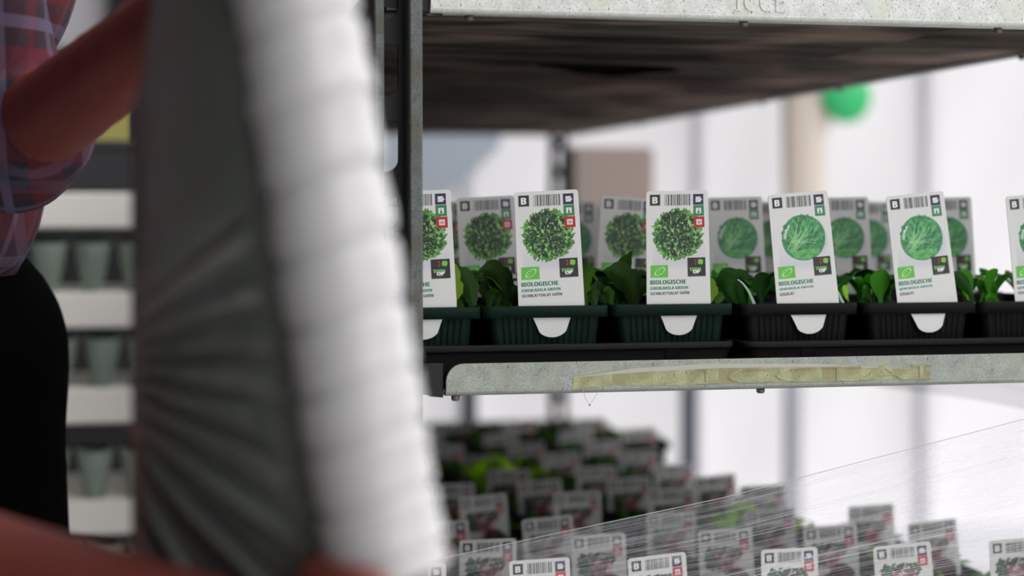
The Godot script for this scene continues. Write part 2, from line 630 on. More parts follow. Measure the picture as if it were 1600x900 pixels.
func round_rect(hx: float, z0: float, z1: float, r: float, n := 4) -> Array:
	var out := []
	for c in [[hx - r, z0 - r, 0.0], [-hx + r, z0 - r, PI / 2], [-hx + r, z1 + r, PI], [hx - r, z1 + r, 1.5 * PI]]:
		for k in n + 1:
			var a: float = c[2] + PI / 2 * k / n
			out.append(Vector2(c[0] + cos(a) * r, c[1] + sin(a) * r))
	return out


# ribbed wall outline: x across, z from zf (front) to zb (back)
func ribbed(hx: float, zf: float, zb: float, depth: float) -> Array:
	var base := round_rect(hx, zf, zb, 0.007, 3)
	var out := []
	for i in base.size():
		var a: Vector2 = base[i]
		var b: Vector2 = base[(i + 1) % base.size()]
		var l := a.distance_to(b)
		out.append(a)
		if l > 0.02:
			var n := 15 if absf(a.x - b.x) > absf(a.y - b.y) else 24
			var d: Vector2 = (b - a) / n
			var inward := Vector2(d.y, -d.x).normalized()
			if inward.dot(Vector2(0, (zf + zb) / 2.0) - (a + b) / 2.0) < 0.0:
				inward = -inward
			for k in n:
				var p := a + d * k
				if k:
					out.append(p)
				out.append(p + d * 0.34)
				out.append(p + d * 0.42 + inward * depth)
				out.append(p + d * 0.92 + inward * depth)
	return out


func ring_at(o: Array, y: float) -> PackedVector3Array:
	var r := PackedVector3Array()
	for p in o:
		r.append(Vector3(p.x, y, p.y))
	return r


# an empty six-cell pack, its front at z = 0 and its base at y = 0
func make_pack(kind: String) -> Node3D:
	var t := Node3D.new()
	var plastic: Material = M.green_plastic if kind == "oakleaf" else M.black_plastic
	var hx := PW / 2.0
	var body := Shape.new()
	body.loft([ring_at(ribbed(hx - 0.0092, -0.0068, -PL + 0.0068, 0.0006), 0.0), ring_at(ribbed(hx - 0.0060, -0.0036, -PL + 0.0036, 0.0006), PH - 0.009)], true)
	obj("body", body, plastic, t)
	var rim := Shape.new()
	var o := []
	for q in [[0.0055, PH - 0.0088], [0.0, PH - 0.0088], [0.0, PH - 0.0006], [0.0006, PH], [0.0016, PH], [0.0022, PH - 0.001], [0.0024, PH - 0.0075]]:
		o.append(ring_at(round_rect(hx - q[0], -q[0], -PL + q[0], 0.007 - q[0] * 0.5), q[1]))
	rim.loft(o, false)
	rim.finish()
	obj("rim", rim, plastic, t)
	var soil := Shape.new()
	var g := noise(5, 60.0, 3)
	var rows := []
	for j in 29:
		var row := PackedVector3Array()
		for i in 21:
			var x := lerpf(-hx + 0.0026, hx - 0.0026, i / 20.0)
			var z := lerpf(-0.0034, -PL + 0.0026, j / 28.0)
			row.append(Vector3(x, PH - 0.0075 + 0.004 * g.get_noise_2d(x, z), z))
		rows.append(row)
	soil.sheet(rows)
	obj("soil", soil, M.soil, t)
	return t


func crown_shape() -> Shape:
	var s := Shape.new()
	s.lathe([Vector2(0.0012, 0.0), Vector2(0.0022, 0.0015), Vector2(0.0020, 0.0045), Vector2(0.0008, 0.0068)], 8)
	return s


# a stock of leaf meshes for each kind, growing from the origin and leaning along +x
func leaf_stock(kind: String) -> Array:
	var out := []
	for i in 6:
		var l := rng.randf_range(0.030, 0.046) * (0.9 if kind == "iceberg" else 1.0)
		var lean := rng.randf_range(0.25, 0.95)
		var m := Vector3(l * 0.25 * lean, l * rng.randf_range(0.65, 0.9), 0)
		var t := Vector3(l * (0.35 + 0.6 * lean), l * rng.randf_range(0.55, 1.0) * (1.15 - 0.5 * lean), rng.randf_range(-0.004, 0.004))
		var half := l * (rng.randf_range(0.20, 0.27) if kind == "oakleaf" else rng.randf_range(0.15, 0.22))
		out.append(leaf(Vector3.ZERO, m, t, half, 0.92, 0 if kind == "oakleaf" else 1).mesh())
	return out


func seedling(pack: Node3D, kind: String, at: Vector3, stock: Array, n: int) -> MeshInstance3D:
	var s := obj("seedling", M.crown, M["leaf_" + kind + "_1"], pack)
	s.position = at
	var spin := rng.randf() * TAU
	for k in n:
		var f := obj("leaf", stock[rng.randi_range(0, stock.size() - 1)], M["leaf_%s_%d" % [kind, rng.randi_range(0, 1)]], s)
		f.position.y = 0.003
		var yaw := spin + TAU * k / n + rng.randf_range(-0.4, 0.4)
		if at.z > -0.03:
			yaw = -0.15 + (PI + 0.3) * (k + 0.5) / n + rng.randf_range(-0.2, 0.2)
		f.rotation = Vector3(0, yaw, 0)
		f.scale = Vector3.ONE * rng.randf_range(0.75, 1.1)
	return s


# a pack further back: its plants joined into one piece
func far_pack(kind: String, stock: Array, tall: float) -> Node3D:
	var p := make_pack(kind)
	var st := SurfaceTool.new()
	for c in 6:
		for k in 5:
			var b := Basis(Vector3.UP, rng.randf() * TAU).scaled(Vector3.ONE * rng.randf_range(0.7, 1.1) * tall)
			st.append_from(stock[rng.randi_range(0, stock.size() - 1)], 0, Transform3D(b, Vector3((c % 2) * 0.044 - 0.022, PH - 0.006, -0.026 - 0.042 * (c / 2))))
	var f := obj("foliage", st.commit(), M["leaf_" + kind + "_1"], p)
	f.set_meta("kind", "stuff")
	return p


func put_label(mesh: Mesh, kind: String, at: Vector3, roll: float, tilt: float, turn: float, label: String, group: String) -> void:
	var o := obj("plant_label", mesh, M["print_" + kind])
	o.transform = Transform3D(Basis.from_euler(Vector3(tilt, turn, roll)), at)
	tag(o, label, "plant label", group)


# ---------------------------------------------------------------- trolley
func post_shape(x0: float, mirrored: bool) -> Array:
	var f := Shape.new()
	f.box(Vector3(0.1565, 0.95, -1.213), Vector3(0.007, 1.70, 0.026), 0.0016)
	f.box(Vector3(0.1828, 0.95, -1.213), Vector3(0.0094, 1.70, 0.026), 0.0016)
	var p := PackedVector2Array([Vector2(0.1785, 0.11), Vector2(0.1785, 1.79), Vector2(0.1595, 1.79)])
	var y := 1.0655 + 0.0547 * 13
	while y > 0.16:
		# a slot from y down to y - 0.037, rounded at its inner corners, more at the lower one
		var lo := y - 0.0372
		if y < 1.79:
			p.append(Vector2(0.1595, y))
			for k in 4:
				var a := PI / 2 * k / 3.0
				p.append(Vector2(0.1705 + sin(a) * 0.0025, y - 0.0025 + cos(a) * 0.0025))
			for k in 6:
				var a := PI / 2 * k / 5.0
				p.append(Vector2(0.1635 + cos(a) * 0.0095, lo + 0.0095 - sin(a) * 0.0095))
			p.append(Vector2(0.1595, lo))
		y -= 0.0547
	p.append(Vector2(0.1595, 0.11))
	var w := Shape.new()
	w.prism(p, -1.2235, -1.2205)
	if mirrored:
		for s in [f, w]:
			for i in s.tris.size():
				s.tris[i].x = 0.936 - s.tris[i].x
			for i in range(0, s.tris.size(), 3):
				var t: Vector3 = s.tris[i]
				s.tris[i] = s.tris[i + 1]
				s.tris[i + 1] = t
	return [f, w]


func make_trolley() -> void:
	var t := thing("plant_trolley", "tall galvanized plant trolley with slotted corner posts carrying the lettuce shelves", "trolley")
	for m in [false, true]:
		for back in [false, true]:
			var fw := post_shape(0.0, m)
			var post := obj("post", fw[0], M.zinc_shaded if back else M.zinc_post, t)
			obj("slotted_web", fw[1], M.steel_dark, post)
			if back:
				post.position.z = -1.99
	var base := Shape.new()
	for x in [0.17, 0.766]:
		base.box(Vector3(x, 0.135, -2.21), Vector3(0.03, 0.05, 1.94), 0.003)
	for z in [-1.25, -3.17]:
		base.box(Vector3(0.468, 0.135, z), Vector3(0.57, 0.05, 0.03), 0.003)
	obj("base_frame", base, M.zinc_post, t)
	for x in [0.18, 0.756]:
		for z in [-1.32, -3.1]:
			var fork := Shape.new()
			fork.box(Vector3(x - 0.018, 0.08, z), Vector3(0.004, 0.07, 0.04), 0.001)
			fork.box(Vector3(x + 0.018, 0.08, z), Vector3(0.004, 0.07, 0.04), 0.001)
			var c := obj("castor", fork, M.steel_dark, t)
			var w := Shape.new()
			w.lathe([Vector2(0.001, -0.012), Vector2(0.046, -0.012), Vector2(0.05, -0.008), Vector2(0.05, 0.008), Vector2(0.046, 0.012), Vector2(0.001, 0.012)], 24, Transform3D(Basis(Vector3(0, 0, 1), PI / 2), Vector3(x, 0.05, z)))
			obj("wheel", w, M.black_plastic, c)


func make_shelf(yb: float, label: String, left: float, hole: bool, zinc: Material, res: bool) -> void:
	var t := thing("trolley_shelf", label, "shelf", Vector3(0.47, yb, -2.2))
	var org := Vector3(0.47, 0.0, -2.2)
	var right := 0.742
	var rr := 0.013
	var lip := Shape.new()
	var p := PackedVector2Array([Vector2(left, 0.004), Vector2(right, 0.004)])
	for k in 7:
		var a := PI / 2 * k / 6.0
		p.append(Vector2(right - rr + cos(a) * rr, 0.0237 - rr + sin(a) * rr))
	for k in 7:
		var a := PI / 2 * k / 6.0
		p.append(Vector2(left + rr - sin(a) * rr, 0.0237 - rr + cos(a) * rr))
	lip.prism(p, -1.2225, -1.2205, 0.0004, Transform3D(Basis(), -org))
	var sect := []
	for k in 6:
		var a := PI / 2 * k / 5.0
		sect.append(Vector2(-1.2245 + cos(a) * 0.004, 0.0042 - sin(a) * 0.0042))
	sect.append(Vector2(-1.237, 0.0)); sect.append(Vector2(-1.237, 0.0018)); sect.append(Vector2(-1.2245, 0.0018)); sect.append(Vector2(-1.2225, 0.0042))
	var rings := []
	for x in [left, right]:
		var ring := PackedVector3Array()
		for q in sect:
			ring.append(Vector3(x, q.y, q.x) - org)
		rings.append(ring)
	lip.loft(rings)
	var fl := obj("front_lip", lip, zinc, t)
	if res:
		# torn remains of an old sticker over raised letters
		var r := PackedVector2Array([Vector2(0.303, 0.0030), Vector2(0.3035, 0.0122), Vector2(0.33, 0.0165), Vector2(0.37, 0.0185), Vector2(0.42, 0.0180), Vector2(0.47, 0.0172), Vector2(0.53, 0.0166), Vector2(0.575, 0.0140), Vector2(0.590, 0.0112), Vector2(0.589, 0.0058), Vector2(0.52, 0.0048), Vector2(0.44, 0.0052), Vector2(0.38, 0.0046), Vector2(0.33, 0.0058)])
		var st := Shape.new()
		st.prism(r, -1.2205, -1.2202, 0.0, Transform3D(Basis(), -org))
		var old := obj("sticker_residue", st, M.residue, fl)
		old.set_meta("label", "yellowed torn sticker remains")
		var film := Shape.new()
		film.prism(PackedVector2Array([Vector2(0.302, 0.0120), Vector2(0.35, 0.0180), Vector2(0.41, 0.0205), Vector2(0.50, 0.0185), Vector2(0.588, 0.0125), Vector2(0.52, 0.0158), Vector2(0.42, 0.0168), Vector2(0.36, 0.0152)]), -1.2205, -1.2201, 0.0, Transform3D(Basis(), -org))
		obj("torn_edge", film, M.residue_pale, fl)
		raised("ICCTAI", 0.400, 0.590, 0.0054, 0.0108, fl, org, M.residue)
		# hair of plastic hanging below
		var hair := Shape.new()
		hair.tube([Vector3(0.3105, 0.003, -1.2203) - org, Vector3(0.3125, -0.004, -1.2195) - org, Vector3(0.3155, -0.0085, -1.219) - org, Vector3(0.3185, -0.005, -1.2195) - org, Vector3(0.3225, 0.001, -1.2203) - org], [0.00022], 5)
		obj("plastic_thread", hair, M.residue_pale, fl)
		var dot := Shape.new()
		dot.lathe([Vector2(0.0001, -0.0006), Vector2(0.0009, 0.0), Vector2(0.0001, 0.0006)], 8, Transform3D(Basis(), Vector3(0.3157, -0.0088, -1.219) - org))
		obj("crumb", dot, M.steel_dark, fl)
	else:
		raised("ICCE", 0.4275, 0.4680, 0.0068, 0.0150, fl, org, zinc)
	var deck := Shape.new()
	var half_a := PackedVector2Array([Vector2(0.165, 1.224), Vector2(0.785, 1.224), Vector2(0.785, 1.69), Vector2(0.165, 1.69)])
	var half_b := PackedVector2Array([Vector2(0.165, 1.69), Vector2(0.785, 1.69), Vector2(0.785, 3.165), Vector2(0.165, 3.165)])
	var cut := PackedVector2Array([Vector2(0.366, 1.650), Vector2(0.40, 1.632), Vector2(0.43, 1.628), Vector2(0.47, 1.632), Vector2(0.51, 1.645), Vector2(0.540, 1.705), Vector2(0.51, 1.740), Vector2(0.482, 1.790), Vector2(0.450, 1.782), Vector2(0.420, 1.735), Vector2(0.385, 1.700)])
	var down := Transform3D(Basis(Vector3(1, 0, 0), Vector3(0, 0, -1), Vector3(0, 1, 0)), -org)
	for h in [half_a, half_b]:
		var q: PackedVector2Array = h
		if hole:
			q = Geometry2D.clip_polygons(h, cut)[0]
		deck.prism(q, 0.0016, 0.0046, 0.0, down)
	obj("plywood_deck", deck, M.ply, t)
	if hole:
		var mat_sheet := Shape.new()
		mat_sheet.box(Vector3(0.475, 0.0085, -2.19) - org, Vector3(0.60, 0.002, 1.90), 0.0005)
		obj("liner", mat_sheet, M.black_cloth, t)
	for s in [0.158, 0.7905]:
		var rail := Shape.new()
		rail.box(Vector3(s, 0.0105, -2.197) - org, Vector3(0.0022, 0.021, 1.93), 0.0006)
		var inn := 0.008 if s < 0.4 else -0.008
		rail.box(Vector3(s + inn, 0.0008, -2.197) - org, Vector3(0.018, 0.0016, 1.93), 0.0004)
		obj("side_rail", rail, M.zinc_dark, t)
	var back := Shape.new()
	back.box(Vector3(0.474, 0.0105, -3.166) - org, Vector3(0.63, 0.021, 0.0022), 0.0006)
	back.box(Vector3(0.474, 0.0008, -3.159) - org, Vector3(0.63, 0.0016, 0.014), 0.0004)
	obj("back_rail", back, M.zinc_dark, t)
	# hook plates that reach into the corner posts
	for s in [[0.162, 0.206], [0.735, 0.772]]:
		var hook := Shape.new()
		hook.prism(PackedVector2Array([Vector2(s[0], 0.0035), Vector2(s[1] - 0.012, 0.0010), Vector2(s[1] - 0.010, -0.0002), Vector2(s[1], -0.0012), Vector2(s[1], 0.024), Vector2(s[0], 0.024)]), -1.2275, -1.2238, 0.0004, Transform3D(Basis(), -org))
		obj("hook_plate", hook, M.steel_dark, t)
	var rivet := Shape.new()
	rivet.lathe([Vector2(0.0001, -0.0042), Vector2(0.0022, -0.0040), Vector2(0.0032, -0.0030), Vector2(0.0033, 0.0), Vector2(0.0001, 0.0)], 14)
	var rm := rivet.mesh()
	for q in ([[0.2273, -1.2325], [0.4378, -1.2285], [0.6487, -1.2315], [0.784, -1.4418], [0.784, -1.8666], [0.784, -2.1259], [0.784, -2.7], [0.168, -1.6], [0.168, -2.4]] if hole else [[0.2156, -1.2262], [0.4538, -1.2300], [0.690, -1.2290], [0.784, -1.8], [0.168, -1.8]]):
		var k := obj("rivet", rm, M.rivet, t)
		k.position = Vector3(q[0], 0.0, q[1]) - org


# raised lettering pressed into a lip
func raised(text: String, x0: float, x1: float, y0: float, high: float, parent: Node, org: Vector3, m: Material) -> void:
	var f := SystemFont.new()
	f.font_names = PackedStringArray(["Droid Sans"])
	var t := TextMesh.new()
	t.font = f
	t.font_size = 32
	t.pixel_size = 0.001
	t.depth = 0.0012
	t.text = text
	var box := t.get_aabb()
	var o := obj("raised_lettering", t, m, parent)
	o.scale = Vector3((x1 - x0) / box.size.x, high / box.size.y, 1.0)
	o.position = Vector3(x0, y0, -1.2202) - org - Vector3(box.position.x * o.scale.x, box.position.y * o.scale.y, 0)


func carry_tray(x0: float, x1: float, yb: float, z0: float, long: float, label: String) -> void:
	var t := thing("carry_tray", label, "tray", Vector3((x0 + x1) / 2.0, yb, z0), "black carry trays under the packs")
	var w := (x1 - x0) / 2.0
	var body := Shape.new()
	body.loft([ring_at(round_rect(w - 0.007, -0.007, -long + 0.007, 0.012), 0.0), ring_at(round_rect(w - 0.0015, -0.0015, -long + 0.0015, 0.012), 0.0285), ring_at(round_rect(w - 0.0028, -0.0028, -long + 0.0028, 0.012), 0.0285), ring_at(round_rect(w - 0.006, -0.006, -long + 0.006, 0.012), 0.0158), ring_at(round_rect(w - 0.1, -0.1, -long + 0.1, 0.012), 0.0158)], true)
	obj("body", body, M.tray_plastic, t)
	var fl := Shape.new()
	var rings := []
	for q in [[0.0026, 0.0282], [0.0006, 0.0282], [0.0, 0.0289], [0.0, 0.0325], [0.0006, 0.033], [0.0026, 0.033], [0.003, 0.031]]:
		rings.append(ring_at(round_rect(w - q[0], -q[0], -long + q[0], 0.012), q[1]))
	fl.loft(rings, false)
	fl.finish()
	obj("flange", fl, M.tray_edge, t)
	for k in [-0.5, 0.5]:
		var tab := Shape.new()
		var cx: float = k * 0.1965
		tab.prism(PackedVector2Array([Vector2(cx - 0.0062, 0.017), Vector2(cx + 0.0062, 0.017), Vector2(cx + 0.0052, 0.0285), Vector2(cx - 0.0052, 0.0285)]), -0.012, -0.0015, 0.0006)
		obj("stacking_tab", tab, M.tray_plastic, t)


# ---------------------------------------------------------------- the worker: a smooth field round tapered capsules, meshed as surface nets
func capsule(p: Vector3, c: Array) -> float:
	var a: Vector3 = c[0]
	var ab: Vector3 = c[1] - a
	var t := clampf((p - a).dot(ab) / maxf(ab.length_squared(), 1e-9), 0.0, 1.0)
	return p.distance_to(a + ab * t) - lerpf(c[2], c[3], t)


func field(p: Vector3, caps: Array, k: float, cuts: Array) -> float:
	var d := 1e3
	for c in caps:
		var e := capsule(p, c)
		if e > d + k:
			continue
		var h := maxf(k - absf(d - e), 0.0) / k
		d = minf(d, e) - h * h * k * 0.25
	for q in cuts:
		d = maxf(d, (p - q[0]).dot(q[1]))
	return d


func net(s: Shape, caps: Array, cell: float, k: float, cuts: Array = []) -> void:
	var lo := Vector3.ONE * 1e3
	var hi := -lo
	for c in caps:
		for e in 2:
			var r: float = c[2 + e] + k + cell * 3
			lo = lo.min(c[e] - Vector3.ONE * r)
			hi = hi.max(c[e] + Vector3.ONE * r)
	var n := Vector3i(((hi - lo) / cell / 4.0).ceil()) * 4 + Vector3i.ONE
	var val := PackedFloat32Array()
	val.resize(n.x * n.y * n.z)
	val.fill(1e6)
	var sy := n.x
	var sz := n.x * n.y
	for bz in range(0, n.z - 1, 4):
		for by in range(0, n.y - 1, 4):
			for bx in range(0, n.x - 1, 4):
				var mid := lo + Vector3(bx + 2, by + 2, bz + 2) * cell
				var near: Array = []
				for c in caps:
					if capsule(mid, c) < cell * 4.0 + k:
						near.append(c)
				if near.is_empty():
					continue
				if field(mid, near, k, []) < -cell * 4.5 and cuts.is_empty():
					continue
				for z in range(bz, mini(bz + 5, n.z)):
					for y in range(by, mini(by + 5, n.y)):
						for x in range(bx, mini(bx + 5, n.x)):
							var at := x + y * sy + z * sz
							if val[at] > 1e5:
								val[at] = field(lo + Vector3(x, y, z) * cell, near, k, cuts)
	var vert := {}
	var offs := [0, 1, sy, sy + 1, sz, sz + 1, sz + sy, sz + sy + 1]
	var corner := [Vector3(0, 0, 0), Vector3(1, 0, 0), Vector3(0, 1, 0), Vector3(1, 1, 0), Vector3(0, 0, 1), Vector3(1, 0, 1), Vector3(0, 1, 1), Vector3(1, 1, 1)]
	var edges := [[0, 1], [2, 3], [4, 5], [6, 7], [0, 2], [1, 3], [4, 6], [5, 7], [0, 4], [1, 5], [2, 6], [3, 7]]
	for z in n.z - 1:
		for y in n.y - 1:
			for x in n.x - 1:
				var at := x + y * sy + z * sz
				var neg := 0
				var ok := true
				for o in offs:
					var v := val[at + o]
					if v > 1e5:
						ok = false
						break
					if v < 0.0:
						neg += 1
				if not ok or neg == 0 or neg == 8:
					continue
				var sum := Vector3.ZERO
				var count := 0
				for e in edges:
					var a: float = val[at + offs[e[0]]]
					var b: float = val[at + offs[e[1]]]
					if (a < 0.0) != (b < 0.0):
						sum += corner[e[0]].lerp(corner[e[1]], a / (a - b))
						count += 1
				vert[at] = lo + (Vector3(x, y, z) + sum / count) * cell
	s.begin()
	for at in vert:
		for ax in 3:
			var step: int = [1, sy, sz][ax]
			var u: int = [sy, sz, 1][ax]
			var w: int = [sz, 1, sy][ax]
			var a := val[at]
			var b := val[at + step]
			if a > 1e5 or b > 1e5 or (a < 0.0) == (b < 0.0):
				continue
			if not (vert.has(at - u) and vert.has(at - w) and vert.has(at - u - w)):
				continue
			var q := [vert[at], vert[at - u], vert[at - u - w], vert[at - w]]
			if a < 0.0:
				s.quad(q[0], q[3], q[2], q[1])
			else:
				s.quad(q[0], q[1], q[2], q[3])
	s.finish()


# a hand closed round a bar: centre on the bar's axis, the bar's direction, where the palm lies, size
func fist(s: Shape, c: Vector3, axis: Vector3, palm: Vector3, r: float, wrist: Vector3) -> void:
	axis = axis.normalized()
	palm = (palm - axis * palm.dot(axis)).normalized()
	var side := axis.cross(palm)
	var caps := []
	var at := func(off: float, deg: float, rad: float) -> Vector3:
		var a := deg_to_rad(deg)
		return c + axis * off + (palm * cos(a) + side * sin(a)) * rad
	for k in 4:
		var off := (k - 1.5) * 0.0205
		var fr: float = [0.0088, 0.0095, 0.0093, 0.0082][k]
		var reach: float = [0.9, 1.0, 0.97, 0.85][k]
		caps.append([at.call(off * 0.8, -35, r + 0.020), at.call(off, 28, r + 0.014), 0.0135, 0.0115])
		caps.append([at.call(off, 28, r + 0.014), at.call(off, 28 + 62 * reach, r + 0.012), fr + 0.001, fr])
		caps.append([at.call(off, 28 + 62 * reach, r + 0.012), at.call(off, 28 + 115 * reach, r + 0.011), fr, fr - 0.0005])
		caps.append([at.call(off, 28 + 115 * reach, r + 0.011), at.call(off, 28 + 160 * reach, r + 0.010), fr - 0.0005, fr - 0.0018])
	caps.append([at.call(0.0, -40, r + 0.022), wrist, 0.022, 0.024])
	caps.append([at.call(0.022, -45, r + 0.020), at.call(0.034, -85, r + 0.014), 0.014, 0.0115])
	caps.append([at.call(0.034, -85, r + 0.014), at.call(0.036, -130, r + 0.011), 0.0112, 0.0100])
	caps.append([at.call(0.036, -130, r + 0.011), at.call(0.030, -165, r + 0.011), 0.0100, 0.0085])
	net(s, caps, 0.0035, 0.006)


func make_person() -> void:
	var t := thing("person", "worker in plaid shirt and black trousers stooping to hold the film roll with both hands", "person", Vector3(-0.25, 0.0, -1.46))
	var off := Vector3(0.25, 0.0, 1.46)
	var hip_l := Vector3(-0.178, 0.88, -1.48)
	var hip_r := Vector3(-0.335, 0.88, -1.44)
	var waist := Vector3(-0.238, 1.0, -1.37)
	var chest := Vector3(-0.225, 1.15, -1.25)
	var sh_l := Vector3(-0.1473, 1.225, -1.188)
	var sh_r := Vector3(-0.345, 1.12, -1.09)
	var el_l := Vector3(-0.1010, 1.0470, -1.2716)
	var el_r := Vector3(-0.1775, 0.829, -0.925)
	var wr_l := Vector3(0.0320, 1.1190, -0.9516)
	var wr_r := Vector3(0.0392, 0.8175, -0.6996)
	var neck := Vector3(-0.215, 1.27, -1.10)
	var head := Vector3(-0.195, 1.345, -1.035)
	var knee_l := Vector3(-0.135, 0.48, -1.43)
	var knee_r := Vector3(-0.345, 0.48, -1.40)
	var an_l := Vector3(-0.165, 0.09, -1.50)
	var an_r := Vector3(-0.36, 0.09, -1.47)
	var across := (sh_l - sh_r).normalized()
	var hipdir := (hip_l - hip_r).normalized()
	var torso := [
		[hip_l - hipdir * 0.015, hip_r + hipdir * 0.015, 0.100, 0.100], [waist + across * 0.055, waist - across * 0.055, 0.098, 0.098],
		[chest + across * 0.07, chest - across * 0.07, 0.105, 0.105], [sh_l - across * 0.02, sh_r + across * 0.02, 0.060, 0.060],
		[(hip_l + hip_r) / 2.0, waist, 0.115, 0.105], [waist, chest, 0.110, 0.110]]
	var legs := [[hip_l, knee_l, 0.088, 0.060], [knee_l, an_l, 0.058, 0.040], [hip_r, knee_r, 0.088, 0.060], [knee_r, an_r, 0.058, 0.040]]
	var arms := [[sh_l, el_l, 0.052, 0.034], [el_l, wr_l, 0.034, 0.024], [sh_r, el_r, 0.052, 0.044], [el_r, wr_r, 0.042, 0.026]]
	var fwd := Vector3(0.35, -0.35, 0.87).normalized()
	var right := fwd.cross(Vector3.UP).normalized()
	var up := right.cross(fwd)
	var at := func(x: float, y: float, z: float) -> Vector3: return head + right * x + up * y + fwd * z
	var skull := [[at.call(0, 0.035, -0.02), at.call(0, 0.03, 0.01), 0.083, 0.078], [at.call(0, -0.03, 0.025), at.call(0, -0.075, 0.045), 0.062, 0.036],
		[at.call(0, 0.012, 0.085), at.call(0, -0.022, 0.104), 0.008, 0.012], [at.call(-0.018, -0.052, 0.082), at.call(0.018, -0.052, 0.082), 0.008, 0.008],
		[at.call(-0.018, -0.062, 0.080), at.call(0.018, -0.062, 0.080), 0.009, 0.009], [at.call(0.074, 0.02, -0.01), at.call(0.074, -0.02, -0.004), 0.014, 0.010],
		[at.call(-0.074, 0.02, -0.01), at.call(-0.074, -0.02, -0.004), 0.014, 0.010], [at.call(-0.05, 0.036, 0.066), at.call(0.05, 0.036, 0.066), 0.012, 0.012]]
	var neck_caps := [[chest + Vector3(0, 0.05, 0.03), neck, 0.075, 0.058], [neck, head - up * 0.03 - fwd * 0.02, 0.056, 0.056]]
	var feet := [[an_l, an_l + Vector3(0.02, -0.045, 0.15), 0.042, 0.030], [an_r, an_r + Vector3(-0.02, -0.045, 0.15), 0.042, 0.030], [an_l + Vector3(0, -0.045, -0.03), an_l + Vector3(0, -0.045, 0.03), 0.034, 0.034], [an_r + Vector3(0, -0.045, -0.03), an_r + Vector3(0, -0.045, 0.03), 0.034, 0.034]]
	var s := Shape.new()
	net(s, torso + legs + arms + neck_caps + feet, 0.012, 0.03)
	net(s, skull + [neck_caps[1]], 0.005, 0.012)
	fist(s, Vector3(0.0978, 0.8215, -0.6874), Vector3(0.0098, -0.069, 0.005), Vector3(-0.8, -0.1, 0.45), 0.0125, wr_r)
	fist(s, Vector3(0.0505, 1.141, -0.7115), Vector3(-0.0073, 0.0466, -0.0037), Vector3(-0.55, 0.1, -0.8), 0.0125, wr_l)
	for i in s.tris.size():
		s.tris[i] += off
	var body := obj("body", s, M.skin, t)
	var move := func(q: Shape) -> Shape:
		for i in q.tris.size():
			q.tris[i] += off
		return q
	var grow := func(list: Array, g: float) -> Array:
		var out := []
		for c in list:
			out.append([c[0], c[1], c[2] + g, c[3] + g])
		return out
	var hem := Shape.new()
	var sleeve_l := el_l.lerp(wr_l, 0.14)
	var sleeve_r := sh_r.lerp(el_r, 0.75)
	net(hem, grow.call(torso + [[chest + Vector3(0, 0.05, 0.03), neck.lerp(chest, 0.35), 0.075, 0.06]], 0.012), 0.012, 0.03, [[waist + Vector3(0, -0.055, 0), Vector3(0.05, -1, 0.1).normalized()], [neck, (neck - chest).normalized()]])
	net(hem, grow.call([[sh_l, el_l, 0.052, 0.035], [el_l, sleeve_l, 0.035, 0.034], [sh_r, sleeve_r, 0.056, 0.052]], 0.010), 0.011, 0.02)
	obj("plaid_shirt", move.call(hem), M.plaid, t)
	var pants := Shape.new()
	net(pants, grow.call(legs + [torso[0], torso[4]], 0.012), 0.012, 0.03, [[waist + Vector3(0, 0.02, 0), Vector3(0, 1, 0.2).normalized()], [Vector3(0, 0.10, 0), Vector3(0, -1, 0)]])
	obj("trousers", move.call(pants), M.black_cloth, t)
	var shoes := Shape.new()
	net(shoes, grow.call(feet, 0.008), 0.009, 0.02, [[Vector3(0, 0.004, 0), Vector3(0, -1, 0)], [Vector3(0, 0.125, 0), Vector3(0, 1, 0)]])
	obj("shoes", move.call(shoes), M.shoe, t)
	var hair := Shape.new()
	net(hair, [[at.call(0, 0.045, -0.03), at.call(0, 0.045, 0.0), 0.088, 0.086]], 0.008, 0.01, [[at.call(0, 0.02, 0.0), (fwd * 0.75 - up * 0.66).normalized()]])
	obj("hair", move.call(hair), M.hair, t)
	for e in [-0.031, 0.031]:
		var ball := Shape.new()
		ball.lathe([Vector2(0.0005, -0.011), Vector2(0.008, -0.008), Vector2(0.011, 0.0), Vector2(0.008, 0.008), Vector2(0.0005, 0.011)], 14, Transform3D(Basis(), at.call(e, 0.012, 0.071) + off))
		obj("eye", ball, M.eye, body)
		var pupil := Shape.new()
		pupil.lathe([Vector2(0.0005, -0.005), Vector2(0.0045, -0.003), Vector2(0.0055, 0.0), Vector2(0.0045, 0.003), Vector2(0.0005, 0.005)], 12, Transform3D(Basis(), at.call(e, 0.012, 0.0785) + off))
		obj("iris", pupil, M.hair, body)


